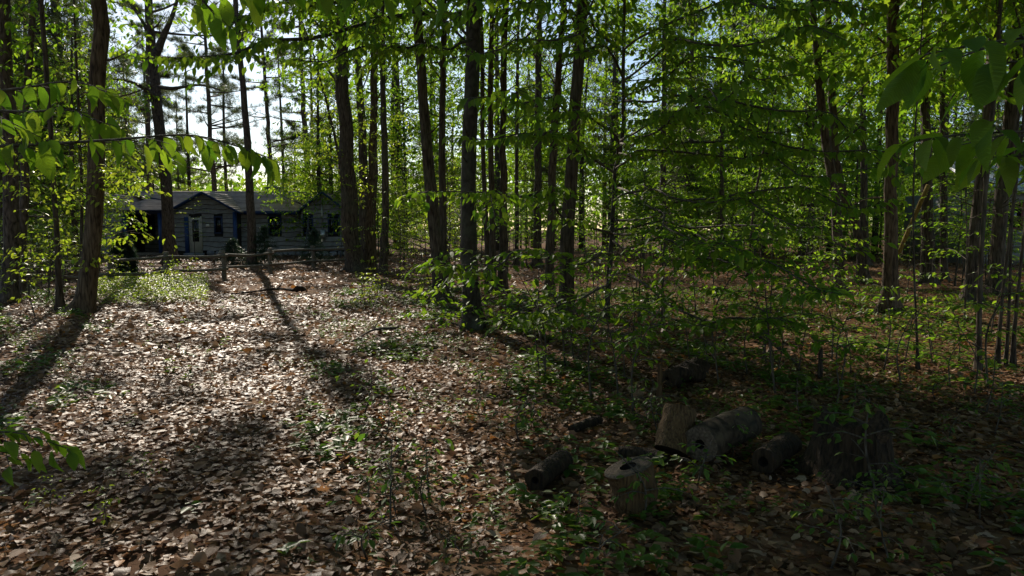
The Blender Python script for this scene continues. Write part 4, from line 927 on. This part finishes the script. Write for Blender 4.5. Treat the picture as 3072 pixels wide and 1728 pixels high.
# gabled bay at the far end, with two windows
XC, XD = hx(903), hx(1040); xn = (XC + XD) / 2; NR = 3.22
wall = box('wall', M_DARK, house, XC, XD, YB + .2, YM - .01, 0, EAVE)
na = lambda z: XC if z <= EAVE else XC + (z - EAVE) / (NR - EAVE) * (xn - XC)
nb_ = lambda z: XD if z <= EAVE else XD - (z - EAVE) / (NR - EAVE) * (XD - xn)
nw = [(hx(913), hx(935), *wz), (hx(988), hx(1014), *wz)]
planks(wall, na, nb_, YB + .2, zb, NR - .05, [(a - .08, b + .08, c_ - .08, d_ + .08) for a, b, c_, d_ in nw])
mb = MB(); mb.add([(XC, YB + .21, EAVE), (XD, YB + .21, EAVE), (xn, YB + .21, NR)], np.array([[0, 1, 2]])); mb.obj('gable_board', M_DARK, house, HL)
for a, b, c_, d_ in nw: window(a, b, c_, d_, YB + .2, 2)
# gabled bay with the door
xm = (XA + XB) / 2; BR = 3.2
wall = box('wall', M_DARK, house, XA, XB, YB, YM, 0, EAVE)
fa = lambda z: XA if z <= EAVE else XA + (z - EAVE) / (BR - EAVE) * (xm - XA)
fb = lambda z: XB if z <= EAVE else XB - (z - EAVE) / (BR - EAVE) * (XB - xm)
dx0, dx1 = hx(576), hx(606); wx0, wx1 = hx(651), hx(668)
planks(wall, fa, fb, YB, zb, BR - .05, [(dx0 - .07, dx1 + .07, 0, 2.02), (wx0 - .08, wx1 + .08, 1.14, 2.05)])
mb = MB(); mb.add([(XA, YB + .01, EAVE), (XB, YB + .01, EAVE), (xm, YB + .01, BR)], np.array([[0, 1, 2]])); mb.obj('gable_board', M_DARK, house, HL)
window(wx0, wx1, 1.22, 1.97, YB, 1)
door = box('door', M_CREAM, house, dx0, dx1, YB - .06, YB - .01, .2, 1.98)
box('pane', M_GLASS, door, dx0 + .1, dx1 - .08, YB - .075, YB - .063, .75, 1.85); box('handle', M_METAL, door, dx1 - .07, dx1 - .04, YB - .11, YB - .062, .98, 1.05)
box('door_frame', M_CREAM, house, dx0 - .06, dx0 - .003, YB - .08, YB + .0, .2, 2.04); box('door_frame', M_CREAM, house, dx1 + .003, dx1 + .06, YB - .08, YB, .2, 2.04)
box('step', M_STONE, house, dx0 - .2, dx1 + .2, YB - .5, YB - .09, 0, .19)
box('name_plate', M_WHITE, house, hx(623), hx(633), YB - .09, YB - .065, 1.52, 1.64)
box('corner_post', M_BLUE, house, XB - .17, XB + .02, YB - .1, YB - .056, 0, EAVE - .05)
box('corner_post', M_BLUE, house, dx0 - .28, dx0 - .09, YB - .12, YB - .056, 0, 2.0)
# porch bay and its back wall
YP = 39.6
wall = box('wall', M_DARK, house, XL, XA, YP, YP + .1, 0, EAVE)
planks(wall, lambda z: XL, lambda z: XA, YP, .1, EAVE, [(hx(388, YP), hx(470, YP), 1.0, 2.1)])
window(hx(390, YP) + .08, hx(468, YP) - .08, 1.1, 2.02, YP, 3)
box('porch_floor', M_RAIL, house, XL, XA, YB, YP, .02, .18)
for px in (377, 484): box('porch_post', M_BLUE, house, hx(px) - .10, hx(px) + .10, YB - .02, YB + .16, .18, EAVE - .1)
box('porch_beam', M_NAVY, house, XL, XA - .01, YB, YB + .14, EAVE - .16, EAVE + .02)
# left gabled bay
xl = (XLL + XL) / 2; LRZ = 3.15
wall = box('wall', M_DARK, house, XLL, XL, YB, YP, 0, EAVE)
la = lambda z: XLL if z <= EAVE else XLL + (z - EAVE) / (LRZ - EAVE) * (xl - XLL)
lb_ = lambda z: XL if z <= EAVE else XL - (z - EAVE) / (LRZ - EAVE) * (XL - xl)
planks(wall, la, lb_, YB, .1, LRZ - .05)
mb = MB(); mb.add([(XLL, YB + .01, EAVE), (XL, YB + .01, EAVE), (xl, YB + .01, LRZ)], np.array([[0, 1, 2]])); mb.obj('gable_board', M_DARK, house, HL)
# roofs: overlapping courses of shingles
def roof_plane(name, e0, e1, r0_, r1_, n=17, thick=.05):
    """e0-e1 eave edge, r0-r1 ridge edge; each course a strip lapping the one below"""
    e0, e1, r0_, r1_ = (np.array(v, float) for v in (e0, e1, r0_, r1_)); up = nrm(np.cross(e1 - e0, r0_ - e0)); up = up if up[2] > 0 else -up
    mb = MB(); q = [e0, e1, r1_, r0_]; mb.add(np.array([p - up * .02 for p in q] + [p - up * (.02 + thick) for p in q]), np.array([[0, 1, 2, 3], [7, 6, 5, 4], [0, 4, 5, 1], [1, 5, 6, 2], [2, 6, 7, 3], [3, 7, 4, 0]]))
    roof = mb.obj(name, M_NAVY, house, HL)
    for k in range(n):
        a, b = k / n, min(1, (k + 1.25) / n); L0, L1 = e0 + (r0_ - e0) * a, e1 + (r1_ - e1) * a; U0, U1 = e0 + (r0_ - e0) * b, e1 + (r1_ - e1) * b
        m = max(3, int(np.linalg.norm(L1 - L0) / .3)); rr = np.random.default_rng(k); u = np.linspace(0, 1, m)[:, None]
        lo = L0 + (L1 - L0) * u + up * (.022 + rr.uniform(0, .008, (m, 1))); hi = U0 + (U1 - U0) * u + up * .004; bt = L0 + (L1 - L0) * u + up * .0
        V = np.vstack([hi, lo, bt]) - HL; j = np.arange(m - 1)
        link('shingle_course', make_mesh('shingle_course', V, np.concatenate([np.stack([g * m + j, (g + 1) * m + j, (g + 1) * m + j + 1, g * m + j + 1], 1) for g in range(2)]), M_SHINGLE), roof)
    return roof
OV = .35
sl_ = (RIDGE - EAVE) / (YR - YM)
ye = YM - OV; ze = EAVE - OV * sl_ + .08; zr = RIDGE + .08
roof_plane('roof', (XB - .6, ye, ze), (XR + .25, ye, ze), (XLL, YR, zr), (XR + .25, YR, zr), 18)
roof_plane('roof', (XR + .25, YBACK + OV, ze), (XLL, YBACK + OV, ze), (XR + .25, YR, zr), (XLL, YR, zr), 18)
ye2 = YB - .25; ze2 = EAVE + .03
roof_plane('roof', (XL - .2, ye2, ze2), (XA + .3, ye2, ze2), (XL - .2, YR, zr - .22), (XA + .3, YR, zr - .22), 18)
def gable_roof(xa, xb, xmid, rz, y0, y1):
    k = (rz - EAVE) / (xmid - xa); o = .28
    roof_plane('roof', (xb + o, y1, EAVE - o * k + .07), (xb + o, y0, EAVE - o * k + .07), (xmid, y1, rz + .07), (xmid, y0, rz + .07), 9)
    roof_plane('roof', (xa - o, y0, EAVE - o * k + .07), (xa - o, y1, EAVE - o * k + .07), (xmid, y0, rz + .07), (xmid, y1, rz + .07), 9)
    for sgn, xe in ((1, xb + o), (-1, xa - o)):
        V = []
        for (x, z) in ((xe, EAVE - o * k + .09), (xmid, rz + .09)):
            V += [(x, y0 - .03, z + .01), (x, y0 - .03, z - .11), (x, y0 - .003, z + .01), (x, y0 - .003, z - .11)]
        mb = MB(); mb.add(V, np.array([[0, 1, 5, 4], [2, 6, 7, 3], [0, 4, 6, 2], [1, 3, 7, 5]])); mb.obj('fascia', M_FASCIA, house, HL)
gable_roof(XA, XB, xm, BR, YB - .3, YR - .1)
gable_roof(XLL, XL, xl, LRZ, YB - .3, YR - .1)
gable_roof(XC, XD, xn, NR, YB - .1, YR - .1)
box('fascia', M_FASCIA, house, XB + .3, XC - .3, ye - .03, ye - .003, ze - .16, ze + .02)
for (y0, y1, z0, z1) in ((ye, YR, ze, zr), (YR, YBACK + OV, zr, ze)):
    mb = MB(); x0, x1 = XR + .253, XR + .28
    mb.add([(x, y, z + o) for x in (x0, x1) for (y, z) in ((y0, z0), (y1, z1)) for o in (-.17, .03)], np.array([[0, 1, 3, 2], [4, 6, 7, 5], [0, 4, 5, 1], [2, 3, 7, 6], [0, 2, 6, 4], [1, 5, 7, 3]])); mb.obj('fascia', M_FASCIA, house, HL)
# chimney
ch = box('chimney', M_STONE, house, hx(806, YR), hx(850, YR), YR - .3, YR + .35, RIDGE - .2, RIDGE + .24)
box('cap', M_STONE, ch, hx(800, YR), hx(856, YR), YR - .36, YR + .41, RIDGE + .243, RIDGE + .31)
box('flue', M_METAL, ch, hx(820, YR), hx(836, YR), YR - .1, YR + .12, RIDGE + .313, RIDGE + .4)
# foundation stones
r = np.random.default_rng(4)
def stone_row(xa, xb, y, z1):
    x = xa
    while x < xb - .1:
        wd = min(r.uniform(.22, .45), xb - x); h = z1 * r.uniform(.8, 1)
        n = 8; a = np.linspace(0, 6.283, n, endpoint=False); rows = []
        for k, (s, o) in enumerate(((1, 0), (.92, .06), (.5, .1))):
            rows.append(np.column_stack([x + wd / 2 + np.sign(np.cos(a)) * np.abs(np.cos(a)) ** .6 * wd * .49 * s, np.full(n, y - o), h / 2 + np.sign(np.sin(a)) * np.abs(np.sin(a)) ** .6 * h * .5 * s]))
        j = np.arange(n); mb = MB(); mb.add(np.vstack(rows), [np.stack([g * n + j, g * n + (j + 1) % n, (g + 1) * n + (j + 1) % n, (g + 1) * n + j], 1) for g in range(2)] + [np.array([np.arange(2 * n, 3 * n)])])
        mb.obj('stone', M_STONE, found, HL); x += wd + .01
found = box('foundation', M_STONE, house, XB + .02, XC, YM - .03, YM - .001, 0, zb - .03)
stone_row(dx1 + .25, XB - .2, YB - .03, zb + .06); stone_row(XB + .05, XC - .05, YM - .06, zb); stone_row(XC + .05, XD - .05, YB + .14, zb)
# meter box, pipe and cable on the end wall
YW = YB + .2
box('meter_box', M_METAL, house, hx(962), hx(976), YW - .2, YW - .06, .85, 1.35); box('conduit', M_METAL, house, hx(966), hx(968.5), YW - .12, YW - .06, 1.36, 2.9); box('meter_box', M_STEEL, house, hx(950), hx(959), YW - .16, YW - .06, .7, 1.1)

# tubular frame standing before the cabin's end wall
a = at_depth(925, 655, 36.5); b = at_depth(1032, 658, 36.5); root = empty('swing_frame', (a[0], 36.5, 0), 'thin dark metal swing frame standing at the end wall of the cabin', 'swing frame'); loc = np.array(root.location)
mb = MB(); mb.add(*tube([a, (a + b) / 2, b], .028, 8)); mb.obj('top_bar', M_STEEL, root, loc, True)
for p in (a, b):
    for s in (-.5, .5):
        mb = MB(); mb.add(*tube([p, p + [-.05, s * .5, -p[2] * .5], [p[0] - .1, p[1] + s, 0]], .022, 7)); mb.obj('leg', M_STEEL, root, loc, True)
# dark clipped evergreen by the porch and small firs
def fir(label, px, py, h, rad, dense, m, name='fir_sapling', group=None, tiers=9):
    g = at_ground(px, py); r = np.random.default_rng(int(px)); root = empty(name, g, label, 'shrub' if name != 'fir_sapling' else 'sapling', group); C = []; Dd = []; A = []; B = []
    for k in range(tiers):
        z = h * (.1 + .88 * k / (tiers - 1)); L = rad * (1.03 - z / h) ** (.8 if dense < 30 else .45)
        for q in range(9 if dense < 30 else 16):
            a = r.uniform(0, 6.28); d = np.array([math.cos(a), math.sin(a), -.1]); p = g + [0, 0, z]; e = p + d * L * r.uniform(.7, 1.1); A.append(p); B.append(e)
            for u in np.linspace(.2, 1, 6): C.append(p + (e - p) * u + r.normal(0, .02, 3)); Dd.append(d)
    mb = MB(); mb.add(*tube([g - [0, 0, .05], g + [0, 0, h * .5], g + [0, 0, h]], [.03, .02, .006], 7)); mb.add(*sticks(A, B, .006, .003)); mb.obj('trunk', M_TWIG, root, g)
    V, f = needle_tufts(np.array(C), np.array(Dd), dense, .13, .007, r); tag(link('foliage', make_mesh('foliage', V - g, f, m), root), kind='stuff')
fir('dark dense evergreen shrub standing by the porch behind the fence', 372, 822, 1.25, .42, 34, M_FIR, 'evergreen_shrub', tiers=14)
fir('small fir before the slim pine at the cabin wall', 795, 800, 1.5, .75, 12, M_FIR)
fir('small fir with spread branches before the end wall of the cabin', 945, 792, 1.35, .9, 12, M_FIR)
fir('low fir between the two cabin firs', 700, 796, 1.0, .8, 12, M_FIR)

# ------------------------------------------------------------------ pale neighbour building at the right
nx0, ny = hx(2950, 29), 29.0; nb = empty('pale_building', (nx0, ny, 0), 'pale sided building with a metal roof behind the trunks at the photo edge', 'building'); HL = np.array(nb.location)
wall = box('wall', M_PALE, nb, nx0, nx0 + 7, ny, ny + 6, 0, 2.95)
for k in range(16):
    mb = MB(); z = .15 + k * .172; V = [(x, ny - o, zz) for x in (nx0 - .02, nx0 + 7.02) for (o, zz) in ((.004, z + .175), (.035, z), (.0, z))]
    mb.add(V, np.array([[0, 1, 4, 3], [1, 2, 5, 4]])); mb.obj('board', M_PALE, wall, HL)
fr = MB()
for (a0, a1, c0, c1) in ((.7, .8, 1.4, 2.5), (1.35, 1.45, 1.4, 2.5), (.8, 1.35, 2.4, 2.5), (.8, 1.35, 1.4, 1.5)): fr.box(nx0 + a0, nx0 + a1, ny - .08, ny, c0, c1)
wnd = fr.obj('window', M_RED, nb, HL); box('pane', M_GLASS, wnd, nx0 + .8, nx0 + 1.35, ny - .05, ny - .038, 1.5, 2.4)
mb = MB(); mb.add([(nx0 - .3, ny - .35, 2.9), (nx0 + 7.3, ny - .35, 2.9), (nx0 + 7.3, ny + 3, 4.4), (nx0 - .3, ny + 3, 4.4), (nx0 - .3, ny - .35, 2.84), (nx0 + 7.3, ny - .35, 2.84), (nx0 + 7.3, ny + 3, 4.34), (nx0 - .3, ny + 3, 4.34)], np.array([[0, 1, 2, 3], [7, 6, 5, 4], [0, 4, 5, 1], [1, 5, 6, 2], [2, 6, 7, 3], [3, 7, 4, 0]])); rf = mb.obj('roof', M_METAL, nb, HL)
for k in range(18):
    x = nx0 - .25 + k * .43; mb = MB(); mb.add([(xx, yy, zz + o) for (yy, zz) in ((ny - .36, 2.905), (ny + 3, 4.405)) for xx in (x, x + .035) for o in (0, .05)], np.array([[0, 1, 3, 2], [4, 6, 7, 5], [0, 4, 5, 1], [2, 3, 7, 6], [1, 5, 7, 3]])); mb.obj('seam', M_METAL, rf, HL)

# ------------------------------------------------------------------ far trees and the wood beyond
def far_meshes(seed, H, cz, cr, n, ls, m, pine=False):
    r = np.random.default_rng(seed); mb = MB(); c = catmull([(0, 0, -.2), (r.normal(0, .2), 0, H * .5), (r.normal(0, .4), 0, H)], 16)
    mb.add(*tube(c, np.linspace(.2, .05, 16), 8, .08, seed)); k = 40; z = r.uniform(cz, H, k); t = (z - cz) / (H - cz); a = r.uniform(0, 6.28, k)
    q = cr * r.uniform(.3, 1, k) * ((1.1 - t) if pine else np.sqrt(np.clip(1.05 - (t * 1.3 - .45) ** 2, .1, 1)))
    C = np.column_stack([q * np.cos(a), q * np.sin(a), z + (r.normal(0, .45, k) if pine else 0)]); b = np.column_stack([0 * z, 0 * z, np.maximum(z - (.0 if pine else .4) * q, cz * .6)])
    mb.add(*sticks(b, C, .04, .012)); V = np.concatenate(mb.V); tk = make_mesh('trunk', V, [np.concatenate(f) for f in mb.F.values()], M_PINE if pine else M_BARK, smooth=True)
    if pine:
        u = r.uniform(.35, 1.05, (k, 26, 1)); TC = (b[:, None] + (C - b)[:, None] * u + r.normal(0, .28, (k, 26, 3)) * [1, 1, .35]).reshape(-1, 3)
        V, f = needle_tufts(TC, nrm(r.normal(0, 1, TC.shape) + [0, 0, .3]), 12, .30, .017, r)
    else:
        Lv, _ = mass(C, .9, .6, n // 10, 10, ls, r, length=.9, gap=False); V, f = leaf_mesh(*Lv.get())
    return tk, make_mesh('crown', V, f, m)
FARL = [far_meshes(70 + k, h, cz, cr, 5200, .2, m) for k, (h, cz, cr, m) in enumerate([(14, 2.0, 3.4, M_LEAF), (16, 4, 3.6, M_LEAF), (11, .8, 3, M_YEL), (17, 6, 3.6, M_LEAF), (11, .8, 3, M_LEAF)])]
FARP = [far_meshes(80 + k, h, cz, cr, 0, 0, M_NEEDLE, True) for k, (h, cz, cr) in enumerate([(19, 4, 3.4), (16, 2, 3)])]
r = np.random.default_rng(14)
def far_tree(px, Y, kind, s, label, group, name):
    if 1180 < px < 1800: Y = max(Y, 44 + (Y - 30) * .5)
    x = (px - 1536) / F * Y; root = empty(name, (x, Y, 0), label, 'tree', group); root.rotation_euler = (0, 0, r.uniform(0, 6.28)); root.scale = (s, s, s * r.uniform(.9, 1.15))
    for nm, me in zip(('trunk', 'crown'), kind):
        o = link(nm, me, root)
        if nm == 'crown': o['kind'] = 'stuff'
    if group: FAR.setdefault((group, label), []).append((px, root))
FAR = {}
for k in range(38): far_tree(r.uniform(1180, 3150), r.uniform(33, 60), FARL[(0, 1, 4, 3, 2)[r.integers(0, 5)]], r.uniform(.75, 1.1), 'far leafy tree behind {}', 'far leafy trees of the woods', 'far_tree')
for k in range(22): far_tree(r.uniform(1200, 3150), r.uniform(30, 46), FARL[4], r.uniform(.3, .5), 'low bushy far tree behind {}', 'low bushy far trees', 'far_tree')
for k in range(22): far_tree(r.uniform(1250, 3150), r.uniform(32, 58), FARP[k % 2], r.uniform(.85, 1.1), 'far pine behind {}', 'far pines of the woods', 'far_pine')
for k in range(12): far_tree(r.uniform(-40, 300), r.uniform(26, 55), FARP[k % 2], r.uniform(.85, 1.1), 'background pine behind {}', 'pines behind the left thicket', 'far_pine')
for k in range(8): far_tree(r.uniform(-40, 230), r.uniform(22, 42), FARL[(0, 2)[k % 2]], r.uniform(.5, .75), 'background leafy tree behind {}', 'leafy trees behind the left thicket', 'far_tree')
for k in range(13): far_tree(r.uniform(*((300, 570), (880, 1120))[k % 2]), r.uniform(56, 85), FARP[k % 2], r.uniform(.7, .95), 'distant small pine well behind {}', 'distant pines behind the cabin', 'far_pine')
for k in range(7): far_tree(r.uniform(960, 1180), r.uniform(34, 55), FARL[(0, 2)[k % 2]], r.uniform(.55, .8), 'bright yellow-green tree behind {}', 'bright trees behind the trunk clump', 'far_tree')
for k, px in enumerate((560, 700, 855)): far_tree(px, 47 + k, FARL[2], .36 + .03 * k, ['small bright tree behind the porch end of the cabin', 'small bright tree behind the middle of the cabin roof', 'small bright tree right behind the chimney'][k], None, 'far_tree')
for k, (px, Y) in enumerate([(335, 46), (395, 52), (470, 60), (575, 64), (690, 66), (860, 64)]): far_tree(px, Y, FARP[k % 2], .85 + .03 * k, 'plumed pine right behind the cabin, ' + ['first from the furrowed trunk', 'second from the furrowed trunk', 'third from the furrowed trunk', 'fourth from the furrowed trunk', 'left of the chimney', 'right of the chimney'][k], 'plumed pines behind the cabin', 'far_pine')
for (g_, lb), items in FAR.items():
    if '{}' in lb: name_in_order(items, lb)
# bright shrub leaning over the porch roof
put_sapling(SAPY[3], hx(585, 36), 36.0, .85, 1.0, 'bright shrub reaching over the porch roof beside the door', None, 'shrub')
# far-off wood that reads as one mass
n = 9000; px = r.uniform(-200, 3300, n); Y = r.uniform(85, 130, n); x = (px - 1536) / F * Y; top = 8 + 3 * np.sin(x * .09) + 2 * np.sin(x * .23 + 1) + np.where(px > 1200, 4, 0) + np.where(px < 250, 5, 0)
B = np.column_stack([x, Y, r.uniform(0, 1, n) ** .8 * top]); Lv = Leaves(); Lv.add(np.repeat(B, 4, 0) + r.normal(0, .7, (n * 4, 3)), r.normal(0, 1, (n * 4, 3)), r.normal(0, 1, (n * 4, 3)) + [0, 0, .5], r.uniform(.5, 1.0, n * 4))
V, f = leaf_mesh(*Lv.get()); mb = MB(); mb.add(V, f); tag(mb.obj('distant_woods', M_LEAF), 'pale green distant woods behind everything', 'woods', kind='stuff')
# the wood goes on beside and behind the camera and closes overhead, with some clumps added for shade
C = []
for k in range(34):
    x, y = r.uniform(-26, 30), r.uniform(-24, 3)
    if k >= 20: x, y = r.uniform(8, 30), r.uniform(0, 26)
    z = r.uniform(5, 13, 14); a = r.uniform(0, 6.28, 14); q = r.uniform(.5, 3.8, 14); C.append(np.column_stack([x + q * np.cos(a), y + q * np.sin(a), z]))
for k in range(16):
    x, y = r.uniform(-1, 9), r.uniform(1, 14); z = r.uniform(6, 11, 12); a = r.uniform(0, 6.28, 12); q = r.uniform(.3, 3, 12); C.append(np.column_stack([x + q * np.cos(a), y + q * np.sin(a), z]))
for dz in (4.5, 5.2, 6, 6.8, 7.5): C.append(np.array([[1.05 + q - .6 * dz, 1.5 + 1.55 * dz, 1.9 + dz] for q in (-.3, 0, .4, .8)]))  # extra unseen clumps added along the sun line to shade the corner leaves
Lv, _ = mass(np.concatenate(C), 1.0, .5, 9500, 10, .26, r, length=1.3)
V, f = leaf_mesh(*Lv.get()); mb = MB(); mb.add(V, f); tag(mb.obj('canopy_and_shade_clumps', M_CANOPY), 'green leaf canopy over the shaded woods, with unseen clumps added for shade', 'canopy', kind='stuff')
for o in list(bpy.data.objects):
    if o.type == 'EMPTY' and not o.children: bpy.data.objects.remove(o)
print('tris', sum(sum(max(0, p.loop_total - 2) for p in m.polygons) for m in bpy.data.meshes) if False else len(bpy.data.objects))
